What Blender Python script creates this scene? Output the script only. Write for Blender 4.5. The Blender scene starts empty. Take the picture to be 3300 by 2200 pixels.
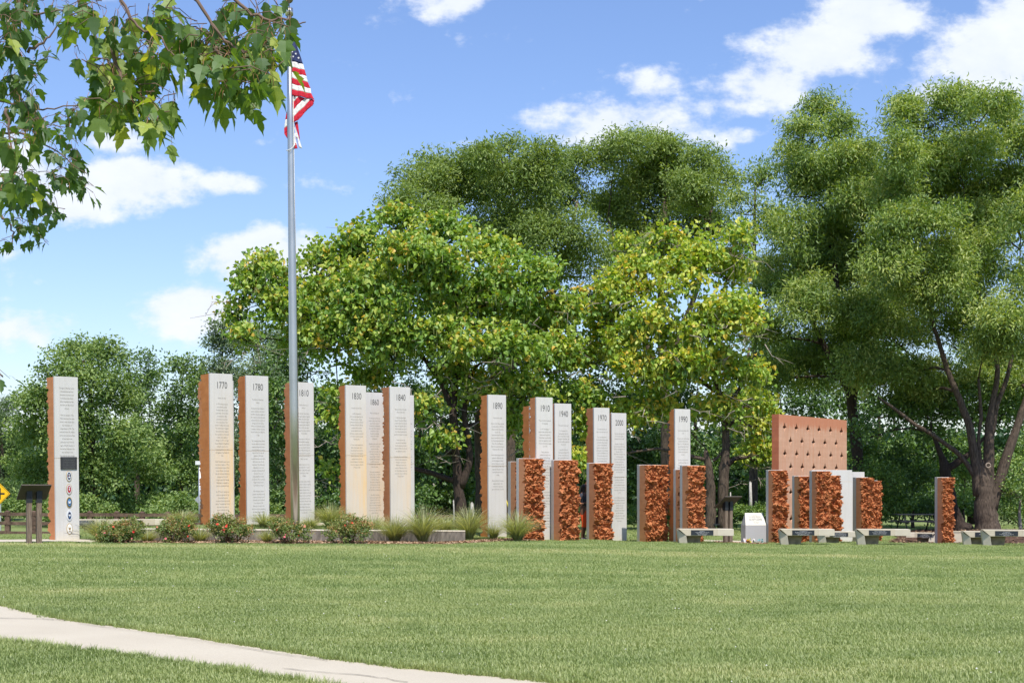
import bpy, bmesh, math, random
import numpy as np
from mathutils import Vector, Matrix

# ------------------------------------------------------------------ camera, sky, sun, exposure
SC = bpy.context.scene
COL = SC.collection
F = 4200.0; CX = 1650.0; HY = 1568.0; EYE = 1.6
cam_d = bpy.data.cameras.new('camera'); cam = bpy.data.objects.new('camera', cam_d); COL.objects.link(cam)
cam.location = (0, 0, EYE); cam.rotation_euler = (math.radians(90), 0, 0)
cam_d.sensor_width = 36.0; cam_d.lens = F / 3300 * 36.0; cam_d.shift_y = (HY - 1100) / 3300
cam_d.clip_end = 3000; cam_d.clip_start = 0.1
SC.camera = cam
SUN_EL, SUN_AZ = 57.0, 16.5       # azimuth measured from straight behind the camera towards its right
se, sa = math.radians(SUN_EL), math.radians(SUN_AZ)
to_sun = Vector((math.sin(sa) * math.cos(se), -math.cos(sa) * math.cos(se), math.sin(se)))
sun_d = bpy.data.lights.new('sun', 'SUN'); sun_d.energy = 4.6; sun_d.angle = math.radians(0.55); sun_d.color = (1.0, 0.945, 0.85)
sun = bpy.data.objects.new('sun', sun_d); COL.objects.link(sun)
sun.rotation_euler = to_sun.to_track_quat('Z', 'Y').to_euler(); sun.location = (5, -20, 40)
SC.view_settings.view_transform = 'Standard'; SC.view_settings.look = 'None'
SC.view_settings.gamma = 1.0; SC.view_settings.use_curve_mapping = False
SC.view_settings.exposure = 0.35

world = bpy.data.worlds.new('World'); SC.world = world; world.use_nodes = True
wn, wl = world.node_tree.nodes, world.node_tree.links
wn.clear()
def WN(t, **kw):
    n = wn.new(t)
    for k, v in kw.items(): setattr(n, k, v)
    return n
def wmath(op, a, b=None, c=None, clamp=False):
    n = WN('ShaderNodeMath', operation=op, use_clamp=clamp)
    for i, s in enumerate((a, b, c)):
        if s is None: continue
        if isinstance(s, (int, float)): n.inputs[i].default_value = s
        else: wl.new(s, n.inputs[i])
    return n.outputs[0]
sky = WN('ShaderNodeTexSky', sky_type='NISHITA', sun_disc=False)
sky.sun_elevation = se; sky.sun_rotation = math.radians(180) - sa
sky.air_density = 1.35; sky.dust_density = 0.35; sky.ozone_density = 2.2
hs = WN('ShaderNodeHueSaturation'); hs.inputs['Saturation'].default_value = 1.0; hs.inputs['Value'].default_value = 1.0
tnt = WN('ShaderNodeMixRGB', blend_type='MULTIPLY'); tnt.inputs[0].default_value = 1; tnt.inputs[2].default_value = (0.89, 0.96, 1.24, 1)
wl.new(sky.outputs[0], tnt.inputs[1]); wl.new(tnt.outputs[0], hs.inputs['Color'])
tc = WN('ShaderNodeTexCoord'); sep = WN('ShaderNodeSeparateXYZ'); wl.new(tc.outputs['Generated'], sep.inputs[0])
ay = wmath('MAXIMUM', wmath('ABSOLUTE', sep.outputs[1]), 0.12)
u = wmath('DIVIDE', sep.outputs[0], ay); v = wmath('DIVIDE', sep.outputs[2], ay)
cmb = WN('ShaderNodeCombineXYZ'); wl.new(u, cmb.inputs[0]); wl.new(v, cmb.inputs[1])
def wnoise(scale, detail, rough, stretch=(1, 1.6, 1), off=(0, 0, 0)):
    mp = WN('ShaderNodeMapping'); mp.inputs['Scale'].default_value = stretch; mp.inputs['Location'].default_value = off
    wl.new(cmb.outputs[0], mp.inputs[0])
    n = WN('ShaderNodeTexNoise'); n.inputs['Scale'].default_value = scale; n.inputs['Detail'].default_value = detail
    n.inputs['Roughness'].default_value = rough; wl.new(mp.outputs[0], n.inputs['Vector']); return n.outputs['Fac']
n_big = wnoise(17, 7, 0.60); n_fine = wnoise(46, 6, 0.6, (1, 1.3, 1), (3, 1, 0)); n_wide = wnoise(1.7, 3, 0.5, (1, 2, 1), (7.3, 2.1, 0))
CLOUDS = [(1455, 5, 120, 62, 1), (2800, 50, 185, 105, 1.05), (2640, 165, 205, 105, 1.05), (2480, 270, 210, 90, .95), (2360, 330, 180, 60, .7),
          (2010, 400, 250, 85, 1), (1880, 440, 120, 60, .8), (2350, 440, 110, 45, .6), (2090, 275, 120, 60, .75), (3200, 190, 210, 130, 1.1), (3040, 300, 120, 55, .95),
          (3310, 70, 140, 120, 1), (2500, 100, 130, 60, .5),
          (380, 440, 120, 60, .95), (430, 590, 210, 95, 1.0), (230, 670, 170, 70, .95), (720, 590, 130, 42, .8), (60, 560, 150, 120, .8), (560, 640, 120, 50, .6),
          (850, 840, 185, 105, 1.15), (1010, 860, 150, 75, 1), (640, 1000, 175, 85, 1.1), (560, 1020, 110, 45, .8), (740, 960, 110, 55, .8),
          (90, 1060, 180, 70, .80), (20, 820, 150, 36, .5), (40, 1300, 120, 40, .7), (1050, 600, 120, 30, .4), (1500, 460, 300, 18, .35)]
acc = None
for (px, py, rx, ry, am) in CLOUDS:
    du = wmath('DIVIDE', wmath('SUBTRACT', u, (px - CX) / F), rx * 1.22 / F)
    dv = wmath('DIVIDE', wmath('SUBTRACT', v, (HY - py) / F), ry * 1.22 / F)
    e = wmath('ADD', wmath('MULTIPLY', du, du), wmath('MULTIPLY', dv, dv))
    g = wmath('MULTIPLY', wmath('EXPONENT', wmath('MULTIPLY', e, -1.0)), am)
    acc = g if acc is None else wmath('SMOOTH_MAX', acc, g, 0.25)
wide = wmath('MULTIPLY', wmath('SUBTRACT', n_wide, 0.55, clamp=True), 1.0)
acc = wmath('MINIMUM', acc, 1.25)
# scattered cumulus elsewhere in the sky, away from the view ahead
off = wmath('MULTIPLY', wmath('SUBTRACT', wmath('ABSOLUTE', u), 0.5, clamp=True), 2.0)
acc = wmath('ADD', acc, wmath('MULTIPLY', wide, wmath('MINIMUM', wmath('MULTIPLY', off, 6.0), 5.0)))
dens = wmath('ADD', acc, wmath('MULTIPLY', wmath('SUBTRACT', n_big, 0.5), 1.75))
dens = wmath('ADD', dens, wmath('MULTIPLY', wmath('SUBTRACT', n_fine, 0.5), 0.6))
mr = WN('ShaderNodeMapRange', interpolation_type='SMOOTHSTEP'); wl.new(dens, mr.inputs[0])
mr.inputs[1].default_value = 0.36; mr.inputs[2].default_value = 0.84; mr.inputs[3].default_value = 0; mr.inputs[4].default_value = 0.96
ccol = WN('ShaderNodeMixRGB'); wl.new(n_big, ccol.inputs[0]); ccol.inputs[1].default_value = (5.0, 5.6, 6.8, 1); ccol.inputs[2].default_value = (7.6, 7.8, 8.2, 1)
mixc = WN('ShaderNodeMixRGB'); wl.new(mr.outputs[0], mixc.inputs[0]); wl.new(hs.outputs[0], mixc.inputs[1]); wl.new(ccol.outputs[0], mixc.inputs[2])
bg = WN('ShaderNodeBackground'); bg.inputs['Strength'].default_value = 0.115; wl.new(mixc.outputs[0], bg.inputs[0])
wo = WN('ShaderNodeOutputWorld'); wl.new(bg.outputs[0], wo.inputs[0])

# ------------------------------------------------------------------ helpers
random.seed(7); RNG = np.random.default_rng(11)
def P(px, py, d): return Vector(((px - CX) / F * d, d, EYE - (py - HY) / F * d))   # real place of a point seen at distance d
def tag(o, label=None, cat=None, group=None, kind=None):
    if label: o['label'] = label
    if cat: o['category'] = cat
    if group: o['group'] = group
    if kind: o['kind'] = kind
    return o
def empty(name, loc=(0, 0, 0), rot=(0, 0, 0), **kw):
    o = bpy.data.objects.new(name, None); COL.objects.link(o); o.location = loc; o.rotation_euler = rot; o.empty_display_size = 0.2
    return tag(o, **kw)
def link_mesh(name, me, parent=None, loc=None, rot=None):
    o = bpy.data.objects.new(name, me); COL.objects.link(o)
    if parent: o.parent = parent
    if loc is not None: o.location = loc
    if rot is not None: o.rotation_euler = rot
    return o
class MB:
    def __init__(s): s.v = []; s.f = []; s.m = []; s.smooth = []
    def add(s, vs, fs, mi=0, sm=False):
        b = len(s.v); s.v += [tuple(x) for x in vs]; s.f += [tuple(i + b for i in f) for f in fs]; s.m += [mi] * len(fs); s.smooth += [sm] * len(fs)
    def box(s, lo, hi, mi=0, M=None):
        x0, y0, z0 = lo; x1, y1, z1 = hi
        vs = [Vector(p) for p in ((x0, y0, z0), (x1, y0, z0), (x1, y1, z0), (x0, y1, z0), (x0, y0, z1), (x1, y0, z1), (x1, y1, z1), (x0, y1, z1))]
        if M is not None: vs = [M @ p for p in vs]
        s.add(vs, [(0, 3, 2, 1), (4, 5, 6, 7), (0, 1, 5, 4), (1, 2, 6, 5), (2, 3, 7, 6), (3, 0, 4, 7)], mi)
    def prism(s, poly, y0, y1, mi=0, y0s=None):
        n = len(poly); a = [(p[0], (y0s[i] if y0s else y0), p[1]) for i, p in enumerate(poly)]; b = [(p[0], y1, p[1]) for p in poly]
        s.add(a + b, [tuple(range(n)), tuple(reversed(range(n, 2 * n)))] + [(i, n + i, n + (i + 1) % n, (i + 1) % n) for i in range(n)], mi)
    def tube(s, pts, rad, n=6, mi=0, cap=True, sm=True):
        pts = [Vector(p) for p in pts]
        if isinstance(rad, (int, float)): rad = [rad] * len(pts)
        vs, fs = [], []; ref = Vector((0.13, 0.97, 0.2))
        for i, p in enumerate(pts):
            t = (pts[min(i + 1, len(pts) - 1)] - pts[max(i - 1, 0)]).normalized()
            a = t.cross(ref)
            if a.length < 1e-3: a = t.cross(Vector((1, 0, 0)))
            a.normalize(); b = t.cross(a)
            for k in range(n):
                w = 2 * math.pi * k / n; vs.append(p + (a * math.cos(w) + b * math.sin(w)) * rad[i])
        for i in range(len(pts) - 1):
            for k in range(n):
                fs.append((i * n + k, i * n + (k + 1) % n, (i + 1) * n + (k + 1) % n, (i + 1) * n + k))
        if cap: fs.append(tuple(reversed(range(n)))); fs.append(tuple((len(pts) - 1) * n + k for k in range(n)))
        s.add(vs, fs, mi, sm)
    def mesh(s, name, mats, recalc=False):
        me = bpy.data.meshes.new(name); me.from_pydata(s.v, [], s.f)
        for m in (mats if isinstance(mats, (list, tuple)) else [mats]): me.materials.append(m)
        if s.f:
            me.polygons.foreach_set('material_index', s.m); me.polygons.foreach_set('use_smooth', s.smooth)
        if recalc:
            bm = bmesh.new(); bm.from_mesh(me); bmesh.ops.recalc_face_normals(bm, faces=bm.faces); bm.to_mesh(me); bm.free()
        me.update(); return me
    def build(s, name, mats, parent=None, recalc=True, **kw): return link_mesh(name, s.mesh(name, mats, recalc), parent, **kw)
def bevel(o, w=0.01, seg=2):
    bm = bmesh.new(); bm.from_mesh(o.data); bmesh.ops.remove_doubles(bm, verts=bm.verts, dist=1e-5)
    bmesh.ops.bevel(bm, geom=[e for e in bm.edges if e.calc_face_angle(0) > 0.4], offset=w, segments=seg, profile=0.5, affect='EDGES')
    bm.to_mesh(o.data); bm.free(); return o
def np_mesh(name, verts, faces, mats, attr=None, smooth=False, parent=None):
    """verts (n,3) float, faces (m,k) int of one size"""
    me = bpy.data.meshes.new(name); k = faces.shape[1]
    me.vertices.add(len(verts)); me.vertices.foreach_set('co', verts.astype(np.float32).ravel())
    me.loops.add(faces.size); me.loops.foreach_set('vertex_index', faces.astype(np.int32).ravel())
    me.polygons.add(len(faces)); me.polygons.foreach_set('loop_start', np.arange(0, faces.size, k, dtype=np.int32))
    me.polygons.foreach_set('use_smooth', np.full(len(faces), smooth))
    for m in (mats if isinstance(mats, (list, tuple)) else [mats]): me.materials.append(m)
    if attr is not None:
        for nm, arr in attr.items():
            a = me.attributes.new(nm, 'FLOAT', 'POINT'); a.data.foreach_set('value', arr.astype(np.float32))
    me.update(calc_edges=True)
    return link_mesh(name, me, parent)

# ------------------------------------------------------------------ materials
class Mat:
    def __init__(s, name):
        s.m = bpy.data.materials.new(name); s.m.use_nodes = True; s.n = s.m.node_tree.nodes; s.l = s.m.node_tree.links
        s.b = s.n['Principled BSDF']; s.tc = s.n.new('ShaderNodeTexCoord'); s.out = s.n['Material Output']
    def noise(s, scale, detail=4, rough=0.55, stretch=None, src='Object', out='Fac'):
        n = s.n.new('ShaderNodeTexNoise'); n.inputs['Scale'].default_value = scale; n.inputs['Detail'].default_value = detail; n.inputs['Roughness'].default_value = rough
        v = s.tc.outputs[src]
        if stretch:
            mp = s.n.new('ShaderNodeMapping'); mp.inputs['Scale'].default_value = stretch; s.l.new(v, mp.inputs[0]); v = mp.outputs[0]
        s.l.new(v, n.inputs['Vector']); return n.outputs[out]
    def ramp(s, fac, stops, interp='LINEAR'):
        r = s.n.new('ShaderNodeValToRGB'); r.color_ramp.interpolation = interp; el = r.color_ramp.elements
        while len(el) < len(stops): el.new(0.5)
        for e, (p, c) in zip(el, stops):
            e.position = p; e.color = (c, c, c, 1) if isinstance(c, (int, float)) else (*c, 1)
        s.l.new(fac, r.inputs[0]); return r.outputs[0]
    def mix(s, fac, a, b, mode='MIX'):
        n = s.n.new('ShaderNodeMixRGB'); n.blend_type = mode
        for i, x in enumerate((fac, a, b)):
            if isinstance(x, (int, float)): n.inputs[i].default_value = x if i == 0 else (x, x, x, 1)
            elif isinstance(x, tuple): n.inputs[i].default_value = (*x, 1)
            else: s.l.new(x, n.inputs[i])
        return n.outputs[0]
    def math(s, op, a, b=None, clamp=False):
        n = s.n.new('ShaderNodeMath'); n.operation = op; n.use_clamp = clamp
        for i, x in enumerate((a, b)):
            if x is None: continue
            if isinstance(x, (int, float)): n.inputs[i].default_value = x
            else: s.l.new(x, n.inputs[i])
        return n.outputs[0]
    def xyz(s, src='Object'):
        n = s.n.new('ShaderNodeSeparateXYZ'); s.l.new(s.tc.outputs[src], n.inputs[0]); return n.outputs
    def bump(s, h, dist=0.01, strength=0.6):
        n = s.n.new('ShaderNodeBump'); n.inputs['Distance'].default_value = dist; n.inputs['Strength'].default_value = strength
        s.l.new(h, n.inputs['Height']); s.l.new(n.outputs[0], s.b.inputs['Normal'])
    def set(s, col=None, rough=0.8, metal=0.0, spec=0.3):
        if col is not None:
            if isinstance(col, tuple): s.b.inputs['Base Color'].default_value = (*col, 1)
            else: s.l.new(col, s.b.inputs['Base Color'])
        s.b.inputs['Roughness'].default_value = rough; s.b.inputs['Metallic'].default_value = metal
        s.b.inputs['Specular IOR Level'].default_value = spec; return s.m

def m_granite(name, stain=0.0, seed=0.0, top=2.15):
    m = Mat(name); sp = m.ramp(m.noise(95, 3, 0.8), [(0.3, (.34, .34, .34)), (0.5, (.54, .532, .52)), (0.72, (.66, .65, .635))])
    c = m.mix(0.35, sp, m.ramp(m.noise(1.3, 4, .6), [(0.3, (.49, .485, .475)), (0.7, (.61, .60, .585))]))
    c = m.mix(m.math('MULTIPLY', m.ramp(m.noise(2.5, 5, .65, (5, 5, .16)), [(0.48, 0.0), (0.72, 1.0)]), .30), c, (.40, .37, .31)); c = m.mix(.5, c, m.mix(1.0, c, (1.03, 1.0, .95), 'MULTIPLY'))
    z = m.xyz()[2]; x = m.xyz()[0]
    foot = m.ramp(m.math('ADD', z, m.math('MULTIPLY', m.noise(6), 0.25)), [(0.12, 1.0), (0.42, 0.0)])
    c = m.mix(m.math('MULTIPLY', foot, 0.35), c, (.55, .47, .30))
    if stain:
        band = m.ramp(m.math('DIVIDE', z, 4.3), [(0.0, 0.75), (0.30, 1.0), (0.49, 1.0), (0.52, 0.75), (0.75, 0.25), (1.0, 0.0)])
        side = m.ramp(x, [(0.05, 0.40), (0.45, 0.75), (0.66, 1.0)])
        drip = m.ramp(m.noise(4, 4, .6, (3.5, 1, 0.35)), [(0.3, 0.45), (0.7, 1.0)])
        k = m.math('MULTIPLY', m.math('MULTIPLY', band, side), m.math('MULTIPLY', drip, stain), True)
        c = m.mix(k, c, (.70, .47, .22))
    j = m.math('ABSOLUTE', m.math('SUBTRACT', z, top)); jl = m.ramp(j, [(0.0, 1.0), (0.035, 0.0)])
    c = m.mix(m.math('MULTIPLY', jl, 0.20), c, (.50, .36, .20))
    m.bump(m.noise(140, 2), 0.002, 0.5); return m.set(c, 0.75)
def m_clay(name, a, b, streak=0.0, rough=False):
    m = Mat(name); c = m.ramp(m.noise(2.2 if not rough else 9, 6, .65), [(0.28, a), (0.72, b)])
    c = m.mix(0.5, c, m.mix(1.0, c, m.ramp(m.noise(60, 4, .7), [(0.3, .82), (0.7, 1.12)]), 'MULTIPLY'))
    if not rough:
        pits = m.ramp(m.noise(26, 2, .5), [(0.26, 1.0), (0.31, 0.0)]); c = m.mix(m.math('MULTIPLY', pits, .75), c, (.08, .03, .015))
        lay = m.ramp(m.noise(1.6, 3, .6, (.3, .3, 5)), [(0.35, 0.0), (0.75, 1.0)]); c = m.mix(m.math('MULTIPLY', lay, .3), c, tuple(x * .62 for x in a))
    if streak:
        s = m.ramp(m.noise(2.2, 5, .6, (3, 3, .10)), [(0.42, 0.0), (0.66, 1.0)]); c = m.mix(m.math('MULTIPLY', s, streak), c, (.50, .22, .12))
        zt = m.math('ADD', m.math('DIVIDE', m.xyz()[2], 4.9), m.math('MULTIPLY', m.noise(5, 4, .6, (5, 5, .2)), .22))
        tp = m.ramp(zt, [(0.98, 0.0), (1.12, 1.0)]); c = m.mix(m.math('MULTIPLY', tp, .7), c, (.46, .16, .08))
    m.bump(m.noise(40 if rough else 70, 5, .7), 0.012 if rough else 0.003, 0.8 if rough else .5); return m.set(c, 0.85, spec=.25)
def m_simple(name, col, rough=0.7, metal=0.0, spec=0.3, var=0.12, scale=12, bump=0.0, stretch=None):
    m = Mat(name); n = m.noise(scale, 5, .6, stretch)
    c = m.ramp(n, [(0.25, tuple(max(x * (1 - var * 1.6), 0) for x in col)), (0.75, tuple(min(x * (1 + var), 1) for x in col))])
    if bump: m.bump(m.noise(scale * 3, 4, .6, stretch), bump, .6)
    return m.set(c, rough, metal, spec)
def m_leaf(name, stops, trans=0.35, gloss=0.06, objrand=False, tcol=None):
    m = Mat(name); m.n.remove(m.b)
    if objrand:
        oi = m.n.new('ShaderNodeObjectInfo'); f = oi.outputs['Random']
        f = m.math('ADD', m.math('MULTIPLY', f, .8), m.math('MULTIPLY', m.noise(14, 3), .25))
    else:
        at = m.n.new('ShaderNodeAttribute'); at.attribute_name = 'tint'; f = at.outputs['Fac']
    c = m.ramp(f, stops)
    d = m.n.new('ShaderNodeBsdfDiffuse'); m.l.new(c, d.inputs[0])
    t = m.n.new('ShaderNodeBsdfTranslucent'); tc_ = m.mix(1.0, c, tcol or (1.5, 1.45, .42), 'MULTIPLY'); m.l.new(tc_, t.inputs[0])
    a = m.n.new('ShaderNodeMixShader'); a.inputs[0].default_value = trans; m.l.new(d.outputs[0], a.inputs[1]); m.l.new(t.outputs[0], a.inputs[2])
    g = m.n.new('ShaderNodeBsdfGlossy'); g.inputs['Roughness'].default_value = .55; g.inputs['Color'].default_value = (.9, .95, 1, 1)
    b = m.n.new('ShaderNodeMixShader'); b.inputs[0].default_value = gloss; m.l.new(a.outputs[0], b.inputs[1]); m.l.new(g.outputs[0], b.inputs[2])
    m.l.new(b.outputs[0], m.out.inputs[0]); return m.m

G_CLEAN = m_granite('speckled_granite'); G_STAIN = m_granite('granite_heavily_stained', 1.0); G_STAIN2 = m_granite('granite_lightly_stained', .55)
CLAY = m_clay('smooth_red_clay', (.52, .175, .050), (.66, .255, .080)); CLAY2 = m_clay('smooth_pinkish_clay', (.52, .20, .085), (.66, .28, .12))
CLAY3 = m_clay('smooth_light_clay', (.66, .27, .125), (.80, .37, .185)); ROUGH = m_clay('broken_red_clay', (.37, .128, .048), (.59, .240, .098), rough=True)
PANEL = m_clay('pale_clay_panel', (.52, .30, .195), (.61, .38, .265), streak=.45)
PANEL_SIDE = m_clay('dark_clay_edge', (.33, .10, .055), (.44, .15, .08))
JOINT = m_simple('dark_joint', (.03, .028, .025), .9)
LETTER_SHADE = m_simple('carved_letter_shade', (.06, .06, .06), .9); TEXT_SHADE = m_simple('carved_text_shade', (.17, .155, .13), .9)  # shadow inside the cut letters, put into flat dark colours
CONC = m_simple('beige_concrete', (.50, .44, .335), .85, var=.08, scale=3.5, bump=.003)
CONC_SHADE = m_simple('shaded_concrete', (.27, .225, .15), .9, var=.3, scale=5, bump=.003)  # shade under the bench seats, put into a darker leg core colour
CONC_PALE = m_simple('pale_concrete', (.58, .52, .41), .85, var=.06, scale=4, bump=.003)
CONC_OLD = m_simple('weathered_wall_concrete', (.20, .175, .145), .9, var=.42, scale=5, bump=.004, stretch=(2, 2, .5))
PLAQUE = m_simple('black_plaque', (.022, .026, .033), .35, spec=.5); PLAQ_TXT = m_simple('plaque_lettering', (.55, .55, .55), .6)
WOOD = m_simple('grey_weathered_wood', (.20, .15, .11), .9, var=.4, scale=6, bump=.01, stretch=(6, 6, .6))
FENCEW = m_simple('dark_fence_wood', (.13, .085, .06), .9, var=.4, scale=5, bump=.01)
BLACKM = m_simple('black_metal', (.02, .021, .024), .5, spec=.4)
BARK = m_simple('rough_bark', (.105, .078, .058), .95, var=.55, scale=7, bump=.05, stretch=(3, 3, .6))
BARK_D = m_simple('dark_bark', (.06, .043, .034), .95, var=.45, scale=9, bump=.04, stretch=(3, 3, .7))
DEADW = m_simple('grey_dead_twigs', (.34, .29, .24), .9, var=.3)
SOIL = m_simple('brown_mulch', (.30, .19, .115), .95, var=.45, scale=22, bump=.03)
SOIL_D = m_simple('dark_mulch', (.11, .06, .038), .95, var=.5, scale=18, bump=.03)
mm = Mat('brushed_aluminium'); mm.bump(mm.noise(60, 3, .6, (1, 1, .02)), .0008, .25)
ALU = mm.set(mm.ramp(mm.noise(3, 4, .6, (1, 1, .5)), [(0.3, (.50, .48, .445)), (0.7, (.60, .58, .54))]), .34, .95)
PATH = Mat('pale_concrete_path')
pc = PATH.ramp(PATH.noise(70, 4, .8), [(0.28, (.34, .29, .215)), (0.5, (.50, .44, .34)), (0.75, (.63, .57, .455))])
pc = PATH.mix(.45, pc, PATH.ramp(PATH.noise(.9, 4), [(0.3, (.44, .39, .30)), (0.7, (.54, .49, .385))]))
PATH.bump(PATH.noise(130, 3), .004, .7); PATH = PATH.set(pc, .9)

# ------------------------------------------------------------------ terrain
_ctrl = []
def C(px, py, d): _ctrl.append(tuple(P(px, py, d)))
for t in [(213, 1742, 34), (60, 1750, 33), (-400, 1745, 34), (710, 1694, 36.8), (830, 1692, 37.7), (975, 1699, 38.4), (1140, 1696, 39.5), (1290, 1700, 40), (600, 1700, 41), (900, 1700, 42.5), (1200, 1702, 43.5),
          (400, 1708, 40), (1600, 1732, 39.1), (1500, 1720, 41), (1750, 1742, 38.9), (1810, 1738, 41), (1990, 1747, 43), (2195, 1747, 41.8), (2110, 1748, 41.8),
          (1500, 1750, 35.8), (1280, 1750, 35.3), (1000, 1751, 34.6), (740, 1751, 34), (460, 1752, 33.5), (2230, 1752, 38.5), (2500, 1751.5, 43.5), (2585, 1757, 40), (2600, 1749, 45.5),
          (2720, 1752, 42), (2800, 1748, 46), (2850, 1757, 40), (3043, 1755, 46), (3140, 1757, 42), (3240, 1759, 40), (3000, 1750, 48.5), (2550, 1745, 48.5), (2729, 1740, 53),
          (2280, 1717, 50), (2330, 1716, 50.5), (2100, 1709, 52), (2500, 1710, 53), (2950, 1716, 54), (3180, 1713, 53), (3040, 1712, 58), (3500, 1712, 53), (1480, 1706, 48), (1620, 1708, 49),
          (20, 1722, 67), (290, 1722, 67), (500, 1722, 67), (900, 1716, 70), (1300, 1712, 72), (-400, 1722, 67), (2000, 1700, 64), (2600, 1700, 64), (3200, 1700, 66), (3700, 1712, 60),
          (40, 1736, 48), (320, 1728, 50), (2440, 1750, 44.6), (2440, 1750, 43.5), (20, 1731, 56), (200, 1731, 56), (400, 1729, 56), (-300, 1731, 56), (150, 1740, 41), (-200, 1742, 41), (-200, 1736, 48), (560, 1724, 58), (460, 1748, 34.7), (640, 1748, 34.9), (860, 1748, 35.3), (1100, 1749, 35.9), (1300, 1750, 36.3), (1418, 1750, 36.5), (120, 1727, 61), (350, 1726, 61), (-150, 1727, 61)]: C(*t)
for Y in np.arange(-14, 31, 4.0):
    for X in np.arange(-30, 31, 5.0):
        _ctrl.append((X, Y, (-.02 - .014 * max(-13, min(13, X))) * max(0, min(1, (Y - 10) / 18))))
for Y in (85, 100, 120, 150, 190):
    for X in np.arange(-80, 81, 14.0): _ctrl.append((X, Y, -1.0))
for Y in (0, 20, 40, 60):
    for X in (-60, -45, 45, 60): _ctrl.append((X, Y, -.3))
_c = np.array(_ctrl)
def ground(X, Y):
    X = np.atleast_1d(np.asarray(X, float)); Y = np.atleast_1d(np.asarray(Y, float)); out = np.empty(X.shape)
    for i in range(0, len(X), 4000):
        x, y = X[i:i + 4000, None], Y[i:i + 4000, None]
        w = 1.0 / ((x - _c[None, :, 0]) ** 2 + (y - _c[None, :, 1]) ** 2 + .25) ** 2
        out[i:i + 4000] = (w * _c[None, :, 2]).sum(1) / w.sum(1)
    return out
def gz(x, y): return float(ground(x, y)[0])

lg = Mat('lawn_ground')
lc = lg.ramp(lg.noise(1.1, 5, .6), [(0.3, (.15, .20, .065)), (0.55, (.20, .25, .085)), (0.75, (.29, .28, .12))])
lc = lg.mix(.5, lc, lg.ramp(lg.noise(45, 3, .7), [(0.3, (.10, .15, .045)), (0.7, (.27, .32, .12))]))
lc = lg.mix(lg.math('MULTIPLY', lg.ramp(lg.noise(.35, 3, .5, (1, 3, 1)), [(0.5, 0.0), (0.7, 1.0)]), .35), lc, (.22, .19, .09))
lg.bump(lg.noise(60, 3), .02, .6); LAWN = lg.set(lc, .95, spec=.1)
def grid_mesh(name, xs, ys, zf, mats, smooth=True):
    gx, gy = np.meshgrid(xs, ys); z = zf(gx.ravel(), gy.ravel()); v = np.stack([gx.ravel(), gy.ravel(), z], 1)
    nx, ny = len(xs), len(ys); i, j = np.meshgrid(np.arange(nx - 1), np.arange(ny - 1)); a = (j * nx + i).ravel()
    return np_mesh(name, v, np.stack([a, a + 1, a + nx + 1, a + nx], 1), mats, smooth=smooth)
xs = np.unique(np.concatenate([np.linspace(-900, -60, 14), np.linspace(-60, -24, 25), np.arange(-24, 24.01, .4), np.linspace(24, 60, 25), np.linspace(60, 900, 14)]))
ys = np.unique(np.concatenate([np.linspace(-200, -10, 12), np.linspace(-10, 6, 12), np.arange(6, 60.01, .4), np.linspace(60, 100, 30), np.linspace(100, 1500, 22)]))
g = grid_mesh('lawn', xs, ys, ground, LAWN); tag(g, kind='structure')

PTOP = [(-14, 27), (-12, 24.2), (-6.73, 17.2), (-5.43, 15.56), (-3.5, 13.85), (-2.19, 12.55), (-.95, 11.43), (.25, 10.63), (3, 8.6), (7, 5.6)]
PBOT = [(-14, 22), (-11, 19.1), (-7, 15.0), (-5.23, 13.3), (-3.71, 12.3), (-2.615, 11.43), (-1.87, 10.73), (-.3, 9.5), (1.5, 8.0), (4.5, 5.2)]
def dens_line(L, n=220, seed=0, amp=.035):
    L = np.array(L, float); s = np.r_[0, np.cumsum(np.hypot(*np.diff(L, axis=0).T))]; t = np.linspace(0, s[-1], n)
    x = np.interp(t, s, L[:, 0]); y = np.interp(t, s, L[:, 1]); r = np.random.default_rng(seed)
    for _ in range(6): x[1:-1] = (x[:-2] + x[2:]) / 2; y[1:-1] = (y[:-2] + y[2:]) / 2
    k = np.convolve(r.normal(0, 1, n + 20), np.ones(5) / 5, 'same')[10:-10]
    return x + k * amp * .5, y + k * amp
tx, ty = dens_line(PTOP, seed=1); bx, by = dens_line(PBOT, seed=2)
path_poly = np.concatenate([np.stack([tx, ty], 1), np.stack([bx, by], 1)[::-1]])
def in_poly(x, y, poly):
    ins = np.zeros(len(x), bool); j = len(poly) - 1
    for i in range(len(poly)):
        xi, yi = poly[i]; xj, yj = poly[j]
        c = ((yi > y) != (yj > y)) & (x < (xj - xi) * (y - yi) / (yj - yi + 1e-12) + xi); ins ^= c; j = i
    return ins
n = len(tx); rows = []
for k in range(9):
    f = k / 8; x = tx * (1 - f) + bx * f; y = ty * (1 - f) + by * f; rows.append(np.stack([x, y, ground(x, y) + .012 + .006 * math.sin(math.pi * f)], 1))
v = np.concatenate(rows); i, j = np.meshgrid(np.arange(n - 1), np.arange(8)); a = (j * n + i).ravel()
pth = np_mesh('path', v, np.stack([a, a + n, a + n + 1, a + 1], 1), PATH, smooth=True); tag(pth, kind='structure')
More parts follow.
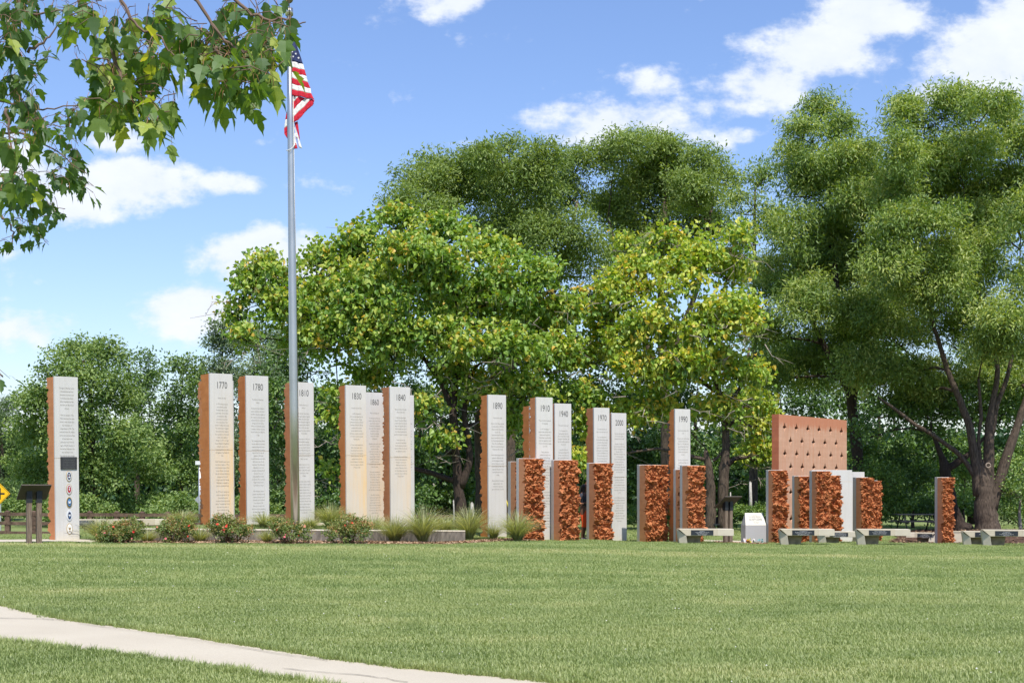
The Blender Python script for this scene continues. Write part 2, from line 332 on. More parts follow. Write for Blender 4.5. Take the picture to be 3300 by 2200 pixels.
# soil edge along the far side of the path
e0 = np.stack([tx, ty], 1); rr = np.convolve(RNG.normal(0, 1, n + 20), np.ones(9) / 9, 'same')[10:-10]
wdt = .05 + .10 * np.clip(rr + .3, 0, 1.2)
v = np.concatenate([np.stack([tx - .05, ty - .05, ground(tx, ty) + .007], 1), np.stack([tx + wdt * .6, ty + wdt, ground(tx, ty + wdt) + .007], 1)])
a = np.arange(n - 1); EDGE = m_simple('dry_soil_edge', (.33, .22, .10), .95, var=.4, scale=20, bump=.01)
so = np_mesh('soil_edge', v, np.stack([a, a + n, a + n + 1, a + 1], 1), EDGE); tag(so, kind='structure')
# cracks in the path
cr = MB(); CRK = m_simple('dark_crack', (.12, .10, .08), .95)
def crack(pts, w):
    pts = [Vector((x, y, 0)) for x, y in pts]; out = []
    for a_, b_ in zip(pts[:-1], pts[1:]):
        for k in range(8):
            p = a_.lerp(b_, k / 8) + Vector((random.uniform(-.012, .012), random.uniform(-.02, .02), 0)); out.append(p)
    vs = []
    for p in out:
        z = gz(p.x, p.y) + .026; ww = w * random.uniform(.4, 1.2); vs += [(p.x - ww * .3, p.y - ww, z), (p.x + ww * .3, p.y + ww, z)]
    cr.add(vs, [(2 * k, 2 * k + 1, 2 * k + 3, 2 * k + 2) for k in range(len(out) - 1)])
crack([(-6.6, 15.6), (-5.6, 15.5), (-5.2, 15.3)], .012); crack([(-5.0, 15.0), (-3.4, 13.5), (-2.2, 12.35), (-1.6, 11.8)], .006); crack([(-2.0, 11.35), (-1.2, 10.9), (-.8, 10.5)], .007)
o = cr.build('path_crack', CRK, recalc=False); tag(o, kind='structure')
# small piece of path at the left, and paving under the benches' side path
def sheet(name, poly_px, mat, lift=.02, res=.35):
    pts = np.array([tuple(P(x, y, d))[:2] for x, y, d in poly_px]); lo, hi = pts.min(0), pts.max(0)
    nx, ny = max(3, int((hi[0] - lo[0]) / res)), max(3, int((hi[1] - lo[1]) / res))
    gx, gy = np.meshgrid(np.linspace(lo[0], hi[0], nx), np.linspace(lo[1], hi[1], ny)); cx_, cy_ = gx.ravel(), gy.ravel()
    cx_ = cx_ + RNG.uniform(-.06, .06, cx_.shape); cy_ = cy_ + RNG.uniform(-.06, .06, cy_.shape)
    v = np.stack([cx_, cy_, ground(cx_, cy_) + lift], 1); i, j = np.meshgrid(np.arange(nx - 1), np.arange(ny - 1)); a = (j * nx + i).ravel()
    f = np.stack([a, a + 1, a + nx + 1, a + nx], 1); m = v[f].mean(1); f = f[in_poly(m[:, 0], m[:, 1], pts)]
    o = np_mesh(name, v, f, mat, smooth=True); return tag(o, kind='structure'), pts
side_path, sp_poly = sheet('side_path', [(-300, 1752, 33.0), (100, 1752, 33.2), (300, 1748, 33.4), (300, 1741, 34.6), (100, 1744, 34.6), (-300, 1744, 34.6)], PATH, .03, .2)
back_path, bp_poly = sheet('back_path', [(2240, 1741, 42.6), (2400, 1741, 42.6), (2420, 1732, 46), (2240, 1732, 46)], PATH, .03, .25)
mulch_a, ma_poly = sheet('mulch_bed', [(330, 1754, 33.4), (620, 1754, 33.5), (900, 1756, 33.8), (1150, 1758, 34.2), (1450, 1762, 34.7), (1600, 1755, 36.4), (1740, 1748, 38.5), (1740, 1742, 39.2), (1560, 1742, 37.5), (1500, 1745, 36.8), (460, 1740, 35.2), (330, 1742, 34.6)], SOIL, .03, .15)
mulch_b, mb_poly = sheet('mulch_bed', [(2860, 1748, 43), (3020, 1747, 44), (3060, 1747, 46), (3200, 1748, 44), (3700, 1748, 45), (3900, 1700, 60), (2950, 1700, 60), (2870, 1722, 50)], SOIL_D, .03, .3)
mulch_c, mc_poly = sheet('mulch_bed', [(2310, 1747, 40.5), (2470, 1748, 40.5), (2480, 1744, 43), (2300, 1744, 43)], SOIL, .03, .2)
def chips(name, poly, n, mat, s=.05, lift=.035):
    lo, hi = poly.min(0), poly.max(0); x = RNG.uniform(lo[0], hi[0], n * 3); y = RNG.uniform(lo[1], hi[1], n * 3); k = in_poly(x, y, poly); x, y = x[k][:n], y[k][:n]; n = len(x)
    z = ground(x, y) + lift; a = RNG.uniform(0, 6.28, n); l = RNG.uniform(.3, 1, n) * s; w = l * RNG.uniform(.2, .5, n); c, sn = np.cos(a), np.sin(a)
    t = RNG.uniform(-.5, .5, n) * l; q = []
    for sx, sy in ((-1, -1), (1, -1), (1, 1), (-1, 1)): q.append(np.stack([x + c * sx * l - sn * sy * w, y + sn * sx * l + c * sy * w, z + sx * t + .01 + (sy + 1) * .006], 1))
    v = np.stack(q, 1).reshape(-1, 3); f = np.arange(4 * n).reshape(n, 4); o = np_mesh(name, v, f, mat, {'tint': np.repeat(RNG.uniform(0, 1, n), 4)}); return tag(o, kind='stuff')
CHIP = m_leaf('mulch_chips', [(0, (.12, .07, .04)), (.5, (.34, .20, .12)), (1, (.58, .42, .28))], 0.0, .02)
chips('mulch_chips', ma_poly, 5200, CHIP, .05); chips('mulch_chips', mc_poly, 900, CHIP, .045)
CHIP_D = m_leaf('dark_mulch_chips', [(0, (.05, .03, .02)), (.6, (.17, .10, .06)), (1, (.42, .30, .18))], 0.0, .02)
chips('mulch_chips', mb_poly, 6000, CHIP_D, .06)

# grass blades: tufts on points (one object, nobody could count it)
def tuft(name, nb, h, rad, mat):
    v, f, t = [], [], []
    for k in range(nb):
        a = random.uniform(0, 6.28); r = rad * math.sqrt(random.random()); x, y = r * math.cos(a), r * math.sin(a); hh = h * random.uniform(.5, 1.15)
        b = random.uniform(0, 6.28); ln = hh * random.uniform(.2, .9); dx, dy = math.cos(b) * ln, math.sin(b) * ln; w = random.uniform(.0022, .0045); px_, py_ = -math.sin(b) * w, math.cos(b) * w
        i = len(v); v += [(x - px_, y - py_, 0), (x + px_, y + py_, 0), (x + dx * .35 + px_ * .8, y + dy * .35 + py_ * .8, hh * .6), (x + dx * .35 - px_ * .8, y + dy * .35 - py_ * .8, hh * .6), (x + dx, y + dy, hh)]
        f += [(i, i + 1, i + 2, i + 3), (i + 3, i + 2, i + 4)]; t += [random.random()] * 5
    me = bpy.data.meshes.new(name); me.from_pydata(v, [], f); me.materials.append(mat); at = me.attributes.new('tint', 'FLOAT', 'POINT'); at.data.foreach_set('value', t)
    return bpy.data.objects.new(name, me)      # the pattern for the scatter; not linked to the scene itself
def m_grass():
    m = Mat('grass_blades'); m.n.remove(m.b); at = m.n.new('ShaderNodeAttribute'); at.attribute_name = 'tint'
    ge = m.n.new('ShaderNodeNewGeometry'); nz = m.n.new('ShaderNodeTexNoise'); nz.inputs['Scale'].default_value = .8; nz.inputs['Detail'].default_value = 4; m.l.new(ge.outputs['Position'], nz.inputs['Vector'])
    sp = m.n.new('ShaderNodeSeparateXYZ'); m.l.new(ge.outputs['Position'], sp.inputs[0])
    cb = m.n.new('ShaderNodeCombineXYZ'); m.l.new(m.math('MULTIPLY', sp.outputs[0], .16), cb.inputs[0]); m.l.new(sp.outputs[1], cb.inputs[1]); n2 = m.n.new('ShaderNodeTexNoise'); n2.inputs['Scale'].default_value = .7; n2.inputs['Detail'].default_value = 3; m.l.new(cb.outputs[0], n2.inputs['Vector'])
    f = m.math('ADD', m.math('MULTIPLY', at.outputs['Fac'], .50), m.math('MULTIPLY', m.math('SUBTRACT', nz.outputs['Fac'], .25), .75))
    f = m.math('ADD', f, m.math('MULTIPLY', m.math('SUBTRACT', n2.outputs['Fac'], .48), .75))
    dry = m.n.new('ShaderNodeMapRange'); dry.interpolation_type = 'SMOOTHSTEP'; m.l.new(m.math('ABSOLUTE', m.math('SUBTRACT', sp.outputs[1], m.math('ADD', 31.4, m.math('MULTIPLY', nz.outputs['Fac'], 1.2)))), dry.inputs[0]); dry.inputs[1].default_value = .2; dry.inputs[2].default_value = 1.2; dry.inputs[3].default_value = .30; dry.inputs[4].default_value = 0
    f = m.math('ADD', f, dry.outputs[0])
    c = m.ramp(f, [(.1, (.17, .24, .07)), (.45, (.29, .36, .12)), (.75, (.42, .46, .185)), (1, (.60, .55, .28))])
    d = m.n.new('ShaderNodeBsdfDiffuse'); m.l.new(c, d.inputs[0]); t = m.n.new('ShaderNodeBsdfTranslucent'); m.l.new(m.mix(1, c, (1.1, 1.15, .5), 'MULTIPLY'), t.inputs[0])
    a = m.n.new('ShaderNodeMixShader'); a.inputs[0].default_value = .35; m.l.new(d.outputs[0], a.inputs[1]); m.l.new(t.outputs[0], a.inputs[2])
    g = m.n.new('ShaderNodeBsdfGlossy'); g.inputs['Roughness'].default_value = .45; b = m.n.new('ShaderNodeMixShader'); b.inputs[0].default_value = .05; m.l.new(a.outputs[0], b.inputs[1]); m.l.new(g.outputs[0], b.inputs[2])
    m.l.new(b.outputs[0], m.out.inputs[0]); return m.m
GRASS = m_grass()
def scatter(name, x, y, sc, src, zl=0.0):
    v = np.stack([x, y, ground(x, y) + zl], 1); me = bpy.data.meshes.new(name); me.vertices.add(len(v)); me.vertices.foreach_set('co', v.astype(np.float32).ravel())
    for nm, arr in (('scale', sc), ('yaw', RNG.uniform(0, 6.28, len(v)))):
        a = me.attributes.new(nm, 'FLOAT', 'POINT'); a.data.foreach_set('value', arr.astype(np.float32))
    o = link_mesh(name, me); ng = bpy.data.node_groups.new(name, 'GeometryNodeTree')
    ng.interface.new_socket('Geometry', in_out='INPUT', socket_type='NodeSocketGeometry'); ng.interface.new_socket('Geometry', in_out='OUTPUT', socket_type='NodeSocketGeometry')
    N = ng.nodes; L = ng.links; gi = N.new('NodeGroupInput'); go = N.new('NodeGroupOutput'); iop = N.new('GeometryNodeInstanceOnPoints'); oi = N.new('GeometryNodeObjectInfo'); oi.inputs[0].default_value = src
    a1 = N.new('GeometryNodeInputNamedAttribute'); a1.data_type = 'FLOAT'; a1.inputs[0].default_value = 'scale'; a2 = N.new('GeometryNodeInputNamedAttribute'); a2.data_type = 'FLOAT'; a2.inputs[0].default_value = 'yaw'
    cx3 = N.new('ShaderNodeCombineXYZ'); L.new(a2.outputs[0], cx3.inputs[2]); L.new(gi.outputs[0], iop.inputs['Points']); L.new(oi.outputs['Geometry'], iop.inputs['Instance'])
    L.new(cx3.outputs[0], iop.inputs['Rotation']); L.new(a1.outputs[0], iop.inputs['Scale']); L.new(iop.outputs[0], go.inputs[0])
    md = o.modifiers.new('scatter', 'NODES'); md.node_group = ng; return tag(o, kind='stuff')
def frustum_pts(y0, y1, dens, margin=1.45):
    A = .393 * margin * (y1 ** 2 - y0 ** 2); nn = int(A * dens); y = np.sqrt(RNG.uniform(y0 ** 2, y1 ** 2, nn)); x = RNG.uniform(-1, 1, nn) * .393 * margin * y; return x, y
def clear(x, y, polys, extra=0.0):
    k = np.ones(len(x), bool)
    for p in polys: k &= ~in_poly(x, y, p)
    return x[k], y[k]
polys = [path_poly, ma_poly, mb_poly, mc_poly, sp_poly, bp_poly]
t_near = tuft('grass_tuft', 34, .052, .085, GRASS); t_far = tuft('grass_tuft', 40, .055, .17, GRASS); t_tall = tuft('tall_grass_tuft', 26, .12, .07, GRASS)
x, y = clear(*frustum_pts(8.6, 20, 330), polys); scatter('grass', x, y, RNG.uniform(.7, 1.15, len(x)), t_near)
x, y = clear(*frustum_pts(20, 42, 75), polys); scatter('grass', x, y, RNG.uniform(.75, 1.1, len(x)), t_far)
x, y = clear(*frustum_pts(42, 70, 14, 1.25), polys); scatter('grass', x, y, RNG.uniform(.8, 1.5, len(x)), t_far)
# ragged longer grass along both path edges, the bed edge and in random spots
ex, ey = [], []
for (lx, ly, s) in ((tx, ty, 1), (bx, by, -1)):
    k = RNG.integers(60, n - 60, 700); ex.append(lx[k] + RNG.normal(0, .05, 700)); ey.append(ly[k] + s * (np.abs(RNG.normal(.02, .07, 700))))
x = np.concatenate(ex); y = np.concatenate(ey); scatter('edge_grass', x, y, RNG.uniform(.35, .8, len(x)), t_tall)
x, y = clear(*frustum_pts(9, 24, 9), polys); nz_ = np.sin(x * 1.9 + y * .7) + np.sin(y * 1.3 - x * .8); k = nz_ > .6; scatter('edge_grass', x[k], y[k], RNG.uniform(.4, .85, k.sum()), t_tall)
# clover heads and stray leaves on the lawn
x, y = clear(*frustum_pts(9.5, 32, .45), polys); cl = []
v = []; f = []
for a_, b_ in zip(x, y):
    s = random.uniform(.005, .010); z = gz(a_, b_) + random.uniform(.04, .065); i = len(v)
    v += [(a_ - s, b_, z), (a_ + s, b_, z), (a_, b_ - s, z), (a_, b_ + s, z), (a_, b_, z + s), (a_, b_, z - s)]
    f += [(0 + i, 2 + i, 4 + i), (2 + i, 1 + i, 4 + i), (1 + i, 3 + i, 4 + i), (3 + i, 0 + i, 4 + i), (2 + i, 0 + i, 5 + i), (1 + i, 2 + i, 5 + i), (3 + i, 1 + i, 5 + i), (0 + i, 3 + i, 5 + i)]
o = np_mesh('clover_flowers', np.array(v), np.array(f), m_simple('clover_white', (.75, .72, .66), .8)); tag(o, kind='stuff')

# ------------------------------------------------------------------ lettering
def text_part(name, body, size, mat, parent, loc, xs=1.0, line=1.0, width=None, res=2, bold=0.0, rot=None):
    cu = bpy.data.curves.new(name, 'FONT'); cu.body = body; cu.size = size; cu.align_x = 'CENTER'; cu.align_y = 'TOP'; cu.resolution_u = res; cu.space_line = line; cu.offset = bold
    t = bpy.data.objects.new(name, cu); me = bpy.data.meshes.new_from_object(t); bpy.data.objects.remove(t); bpy.data.curves.remove(cu)
    n = len(me.vertices); co = np.empty(n * 3, np.float32); me.vertices.foreach_get('co', co); co = co.reshape(-1, 3)
    if width: xs = width / max(co[:, 0].max() - co[:, 0].min(), 1e-6)
    if rot is None: new = np.stack([co[:, 0] * xs, np.zeros(n), co[:, 1]], 1)
    else: co[:, 0] *= xs; new = co @ np.array(rot.transposed())
    me.vertices.foreach_set('co', new.astype(np.float32).ravel()); me.materials.clear(); me.materials.append(mat); me.update()
    return link_mesh(name, me, parent, loc)

# ------------------------------------------------------------------ broken clay blocks
def fractured(nx, nz, W, H, seed, amp):
    """a fractured face: tilted facets of two sizes plus crumbs; returns (nz, nx) offsets, 0..amp"""
    r = np.random.default_rng(seed); X, Z = np.meshgrid(np.linspace(0, W, nx), np.linspace(0, H, nz)); out = np.zeros_like(X)
    wx = X + .03 * np.sin(Z * 23 + seed) + .02 * np.sin(X * 41 + Z * 17); wz = Z + .03 * np.sin(X * 29 + seed * 2) + .015 * np.sin(Z * 53)
    for cell, a in ((.19, .52), (.085, .42), (.040, .32), (.021, .20)):
        gx, gz_ = int(W / cell) + 4, int(H / cell) + 4; jx, jz = r.random((gz_, gx)), r.random((gz_, gx)); hh = r.random((gz_, gx)) ** 1.3; tx_, tz_ = r.normal(0, 1, (2, gz_, gx)) * .9 * a * amp / cell
        u_, v_ = wx / cell + 1, wz / cell + 1; iu, iv = np.floor(u_).astype(int), np.floor(v_).astype(int); best = np.full(X.shape, 1e9); val = np.zeros_like(X)
        for du in (-1, 0, 1):
            for dv in (-1, 0, 1):
                cu, cv = np.clip(iu + du, 0, gx - 1), np.clip(iv + dv, 0, gz_ - 1); ddx = u_ - cu - jx[cv, cu]; ddz = v_ - cv - jz[cv, cu]; dd = ddx ** 2 + (ddz * .8) ** 2
                m = dd < best; best[m] = dd[m]; vv = hh[cv, cu] * a * amp + (tx_[cv, cu] * ddx + tz_[cv, cu] * ddz) * cell * .55; val[m] = vv[m]
        out += val
    return np.clip(out, -.1 * amp, 1.5 * amp)
def clay_block(name, W, T, H, front, seed, amp, mats, parent, step, bury=.12):
    """smooth cut block whose front (y=0, towards the viewer) or back (y=T) face is broken; the sides follow the broken edge"""
    nx, nz = max(6, int(W / step)), max(10, int((H + bury) / step)); D = fractured(nx, nz, W, H, seed, amp); r = np.random.default_rng(seed + 99)
    xs_ = np.linspace(0, W, nx); zs_ = np.linspace(-bury, H, nz); X, Z = np.meshgrid(xs_, zs_); D[-1] = D[-2] * .6 + .2 * amp
    X = X.copy(); X[:, -1] += (fractured(nx, nz, W, H, seed + 5, amp * .5)[:, 0] - amp * .25)
    X[:, 1:-1] += r.normal(0, step * .18, X[:, 1:-1].shape); Zj = Z.copy(); Zj[1:-1, 1:-1] += r.normal(0, step * .18, Zj[1:-1, 1:-1].shape)
    if front: Y = amp * .75 - D; Yb = T
    else: Y = T - amp * .75 + D; Yb = 0.0
    mb = MB(); v = [(X[j, i], Y[j, i], Zj[j, i]) for j in range(nz) for i in range(nx)]; q = []
    for j in range(nz - 1):
        for i in range(nx - 1):
            a = j * nx + i; q.append((a, a + 1, a + nx + 1, a + nx) if (i + j) % 2 else (a, a + 1, a + nx + 1, a + nx))
    rough = MB(); rough.add(v, q); side = MB()
    L = [(X[j, 0], Y[j, 0], Zj[j, 0]) for j in range(nz)]; R = [(X[j, -1], Y[j, -1], Zj[j, -1]) for j in range(nz)]; Tp = [(X[-1, i], Y[-1, i], H) for i in range(nx)]
    for E in (L, R, Tp):
        m = len(E); B = [(p[0] if E is not R else W, Yb, p[2]) for p in E]; side.add(E + B, [(k, k + 1, m + k + 1, m + k) for k in range(m - 1)])
    side.add([(0, Yb, -bury), (W, Yb, -bury), (W, Yb, H), (0, Yb, H)], [(0, 1, 2, 3)])
    b = side.build(name, mats[0], parent, recalc=False); f = rough.build('broken_face', mats[1], parent, recalc=False); return b
def corner(px, d, phi):
    al = math.atan((px - CX) / F); th = math.radians(phi) - al; c = P(px, HY, d); return c, th, (math.cos(th), math.sin(th)), (-math.sin(th), math.cos(th))
def along(c, w, px): t = (px - CX) / F; return (t * c.y - c.x) / (w[0] - t * w[1])
SL = .075
TALL = [  # year, left, corner, right, top, base, d, phi, stain, shown whole text, pair
 ('', 153, 173, 249, 1213, 1741, 34.0, 22), ('1770', 647, 673, 747, 1203, 1694, 36.8, 24), ('1780', 769, 790, 862, 1210, 1692, 37.7, 24), ('1810', 917, 940, 1008, 1231, 1699, 39.4, 25),
 ('1830', 1093, 1111, 1177, 1241, 1696, 39.5, 25), ('1860', 1154, 1170, 1234.5, 1264, 1700, 43.6, 26), ('1840', 1234, 1253.5, 1319, 1246, 1698, 40.0, 26), ('back', 1247, 1266, 1331, 1272, 1700, 43.4, 26),
 ('1890', 1548, 1569, 1627, 1272, 1732, 39.1, 28), ('1910', 1704.5, 1724, 1777, 1280, 1741, 38.9, 29), ('behind1910', 1684.5, 1704, 1757, 1307, 1736, 40.9, 29), ('1940', 1765, 1784, 1837, 1300, 1738, 41.2, 29),
 ('1970', 1891, 1910, 1960, 1313.5, 1741, 42.0, 30), ('2000', 1948, 1967, 2014.6, 1330.5, 1747, 43.6, 30), ('1990', 2155, 2171, 2220, 1317.6, 1747, 41.8, 31), ('behind1770', 641, 668, 750, 1224, 1692, 39.0, 24)]
LBL = {'': 'leftmost tall granite slab with a bronze tablet and five round military seals', '1770': 'tall granite slab carved 1770 with a wide orange stain down its right side', '1780': 'tall clean granite slab carved 1780 backed with red clay',
 '1810': 'tall granite slab carved 1810 half hidden behind the flagpole', '1830': 'tall granite slab carved 1830, cream stained and blank on its lower half', '1860': 'granite slab carved 1860 standing just behind the 1830 slab', '1840': 'tall granite slab carved 1840 with an empty lower half',
 'back': 'narrow strip of granite slab showing behind the right edge of the 1840 slab', '1890': 'tall granite slab carved 1890 above the ornamental grasses', '1910': 'tall granite slab carved 1910 rising behind a short broken clay block', 'behind1910': 'red clay edge of a tall slab just left of and behind the 1910 slab',
 '1940': 'tall granite slab carved 1940 standing right of the 1910 slab', '1970': 'tall granite slab carved 1970 rising above the orange-trousered visitor’s right', '2000': 'tall granite slab carved 2000 standing just right of the 1970 slab', '1990': 'tall granite slab carved 1990, rightmost of the tall dated slabs',
 'behind1770': 'shadowed tall slab peeping out behind both edges of the 1770 slab'}
LBL['1970'] = 'tall granite slab carved 1970 behind and above a short clay block'
TXT = {
'': ("Throughout American history\nindividuals have sacrificed\nthemselves to protect their\nhomelands, secure liberty,\ndefine themselves and their\nfreedoms, and defend their\ninterests.\n\nWith the exception of the\n1920's, Americans have been\nat war in every decade since\ntheir declaration of\nindependence in 1776. This\nmemorial honors the military\nservice and personal sacrifices\nof Americans in war,\nparticularly those from this\nregion of North Carolina. In\nthe intervals that spaced the\nwars and beyond, this\nmemorial also acknowledges\nthose decades when service\nand sacrifice secured peace\non the homefront.", 0.27),
'1770': ("Hail are, free men\n\nIn 1770, violence erupted\nacross North Carolina.\nFrustrated with the royal\ngovernment, colonists were\nprotesting taxes, taken\ngovernment monopolies\nand a royal governor who\nwould not address their needs.\nThen determined to 'regulate'\nabuses themselves, angering\nthe royal governor who raised\na militia. At the Battle of\nAlamance in 1771, the royal\ntroops defeated the Regulators,\nending the revolt but not\nsolving the problems for which\nthe Regulators had fought and\ndied.\n\nSimilar frustrations grew across\nthe colonies, leading in 1775 to\narmed resistance against British\ntroops in Boston. Just weeks\nafter the outbreak of fighting at\nLexington and Concord,\nCongress appointed George\nWashington commander in\nchief of a Continental Army.\n\nBy 1777, North Carolina had\nraised ten regiments for the\nContinental Army and\nthousands of others had served\nmilitias. Thousands also formed\ntheir own home armies to\nsupport the British. As the\nRevolutionary War waged,\nNorth Carolinians joined\nthemselves...", .66),
'1780': ("The Defense of American\nLiberty\n\nFrustrated by their inability to\nend the rebellion in the North,\nthe British turned their sights on\nthe southern colonies and easily\nconquered the low countries of\nGeorgia and South Carolina.\nWhen Lord Cornwallis headed\nnorthward, however, he found\nNorth Carolina more difficult to\noccupy.\n\nThe Continental Army, North\nCarolina militias, and privately\norganized independent troops\nslowed the British by meeting\nthem in South Carolina. At\nCamden in 1780, eight\nhundred Americans were killed,\nhalf of whom were North\nCarolinians. The militias and\nindependents were more\nsuccessful, intimidating North\nCarolina's Tories and\nhampering British military\nmovements. Their victory at\nKings Mountain forced\nCornwallis into retreat.\n\nAfter Nathanael Greene\nassumed leadership over the\nContinental Army, he and\nCornwallis met at Guilford\nCourt House in 1781.\nAlthough a victory for the\nBritish, the battle so weakened\nthe British that Cornwallis\ndecided to abandon North\nCarolina for Virginia, where he\nsurrendered seven months later.", .66),
'1810': ("The Free Americas of\nAmerica\n\nIn 1812, the United States\nonce again waged war against\nBritain. Several thousand\nNorth Carolinians fought for\nthe regular army during the\nWar of 1812, and several\nthousand more were members\nof local militias.\n\nIn the summer of 1813, over\nhundred British warships\noccupied the North Carolina\ncoast and crossed Ocracoke\nisland. While the British left\nOcracoke after the young had\ngone, North Carolina's lack of\ndefense was clear.\n\nNeither side won the war\nthat ended at the Treaty of\nGhent in early 1815, signed\nafter victory at New\nOrleans.\n\nThe war also inspired Native\nAmericans to wage war against\nAmerican settlers on the\nwestern frontiers. From\nthe Creek's Rebellion in the Old\nNorthwest to the Creek War of\nthe Southwest to the First\nSeminole War in Florida, North\nCarolina's soldiers fought to\nsubdue Native Americans,\nexpel foreign and secure territories\nfor settlement.", .66),
'1830': ("Go watch the brave men\n\nIn 1835, thousands of\nAmericans had migrated to the\nMexican territory of Texas,\namong them hundreds of North\nCarolinians. When the Mexican\npresident tried to impose\ngreater authority over the\nterritories, secession movements\nand violence erupted in several\nMexican states.\n\nIn Texas, the war ended at the\nBattle of San Jacinto, where\nGeneral Sam Houston, led the\nTexan forces to victory against\nGeneral Santa Anna, who was\ncaptured shortly after the\nbattle. His capture forced Santa\nAnna to recognize the Republic\nof Texas in 1836.", .66),
'1860': ("What a cruel thing is war\n\nThe American Civil War was\nfought for many reasons. Some\nargued that the election of\nAbraham Lincoln threatened\nstates rights. Others wanted to\nprotect their economic\ninvestments, particularly\nslavery, from northern\nabolitionists.\n\nRegardless of the reasons, over\n125,000 North Carolinians\njoined the war effort,\ncomprising over one-sixth of the\nConfederacy's military. The\nmajority fought in Virginia's\nbattlefields. At Appomattox,\none-fifth of those who\nsurrendered under Lee were\nNorth Carolinians.\n\nThe war was devastating for\nNorth Carolina. Over 40,000\ndied in battle, and another\n10,000 died of disease.\nThousands more fought the\nConfederate state. Farmers\nalone, came out of the war,\nthe Civil War tore families apart.\n\nOther North Carolinians\norganized nine regiments that\nfought for the Union, two\nwestern regiments from the\neast, and two infantry regiments\nfrom the west, and four U.S.\nColored troops, composed of free\nAfrican Americans.", .66),
'1840': ("America's claims of the rights\nof men and property\n\nIn 1845, the United States\nannexed Texas, which Mexico\nconsidered part of its territory\ndespite the Texas Revolution.\nWithin months, war erupted\nover national boundaries and\nquestions of people in the region.\n\nMuch of the war was\nover and the United States\nfound its provisional in state\nregiments. North Carolina sent\none regiment into service.\n\nAmerican armies invaded Mexico\nand won a victory against the\nMexicans to surrender. In\n1848, Mexico turned over\ncontrol of Texas and ceded to\nthe United States what is now\nmost of the state of California,\nNevada, Mexico.", .66),
'back': ("\n\n\nway\n\n\nof\nor\nthe\n\nof\nand\nof\nand\n\n\nfor\nin\nall\nthe\nlife\nof", .66),
'1890': ("Cuba is not free. Spain\n\nAfter the U.S.S. Maine exploded\nin Havana harbor in 1898, the\nAmerican nation demanded a\nresponse. The\nSpanish-American War lasted\nnearly six months but resulted in\nthe United States acquisition of\nPuerto Rico, the Philippines,\nGuam and acquired naval base at\nGuantanamo Bay in Cuba.\n\nNorth Carolina organized three\nregiments to fight in the war,\nthe First Regiment of North\nCarolina, Volunteers composed\nof black officers and two white\nregiments. None saw action\nbecause the war ended so\nquickly.\n\nStill, some North Carolinians\nfought and died in Cuba,\nin the nation's most active\npart of the theatre of the war.", .66),
'1910': ("The world must be made safe\nfor democracy\n\nIn 1917, the sinking of\nAmerican ships, with the loss of\nAmerican lives, caused the\nUnited States to join the Allies\nin their war against the Central\nPowers, which had been raging\nsince 1914.\n\nTraining camps were\nestablished throughout the\nnation, with Forts Bragg,\nGreene and Polk in North\nCarolina. Over 86,000 North\nCarolinians went off to war,\nsome also went ashore in Italy\nand the South Oregon.\nUpon the war's end, and the\nreturn the Allies,\nthe state's \"Wildcat\"\ndivision were in the\nlast of the war.\n\nSoldiers on the front line\nquickly tired overseas battle\nweary years of soldiers.\nThe French, British and\nvarious clerical forces\nin WWI.\n\nMany women aided in the\nwar. The 317 boys\nlost and their fellow\nstates families, shared\nthe strength of war\nhunger in all their forms.", .66),
'1940': ("\"The arsenal of democracy\"\n\nOn 7 December 1941,\nJapanese planes swooped\ndown on Pearl Harbor, Hawaii,\ndrawing the United States into\nwar with the Allies against the\nAxis powers.\n\nSome 362,000 North\nCarolinians, including 7,000\nwomen, entered the armed\nservices during World War II.\nAnother 6,000 women served\nin auxiliary organizations like\nthe WAC and WAVES.", .66),
'1970': ("From these measures, to\nkeep on the peace to grow on\n\nEven in avoiding the war,\nPresident Richard Nixon began\nto withdraw forces, trying to\npreserve South Vietnam's\nfought the through a series of\npolicies given to South Vietnam\nto the South Vietnamese. By\n1973, the last combat troops\nhad come home in April and\nSouth Vietnam to North.\nPresident Ford had cleared\nout. The last fourth ended\nwith some of those, not others\nremained home forever.", .66),
'2000': ("\"A strong resolve against all\nterrorist acts, whether\ncommitted by few or many\"\n\nSeptember 11 attacks on\nthe United States in 2001 were\nthe first foreign aggression on\nAmerican soil since\nWorld War II. In response, the\nUnited States initiated\nOperation Enduring Freedom\nless than a month later,\ninvading Afghanistan and\noverthrowing the Taliban who\nhad sustained and given aid to\nthe 9/11 terrorists.\n\nSince the Persian Gulf War,\nIraq had been considered a\nsponsor of terrorism and\nbecame an immediate target of\nthe War on Terror. The Iraq\nWar began in 2003 and ended\nin 2011.\n\nIn both Afghanistan and Iraq,\nthe United States established\nnew governments in order to\npromote peace and\nstability. Over 2,000\nAmericans died in OEF and\nover 4,000 Americans\nsacrificed their lives to make\na part of peace worth as\nhonors upon...", .66),
'1990': ("\"A line has been drawn in the\nsand\"\n\nThroughout the Cold War, Iraq\nhad allied with the Soviet\nUnion. So, in 1990, when Iraq\ninvaded Kuwait, the United\nStates interpreted it as an\nattack on democracy and\nfreedom.\n\nIn order to keep Iraq from\ninvading Saudi Arabia, the\nUnited States led a United\nNations coalition in a brief but\neffective military campaign to\nrestore Kuwait. The Air Force\nopened the campaign with", .66)}
STAIN = {'1770': G_STAIN, '1830': G_STAIN, '1860': G_STAIN2, '1840': G_STAIN2, '1910': G_CLEAN}
def granite_pair(par, W, H, y0, y1, mat, split, x0=0.0):
    for k, (a, b) in enumerate(((-.12, split - .002), (split + .002, H))):
        mb = MB(); mb.box((x0, y0, a), (W, y1, b)); bevel(mb.build('granite_panel', mat, par), .006, 1)
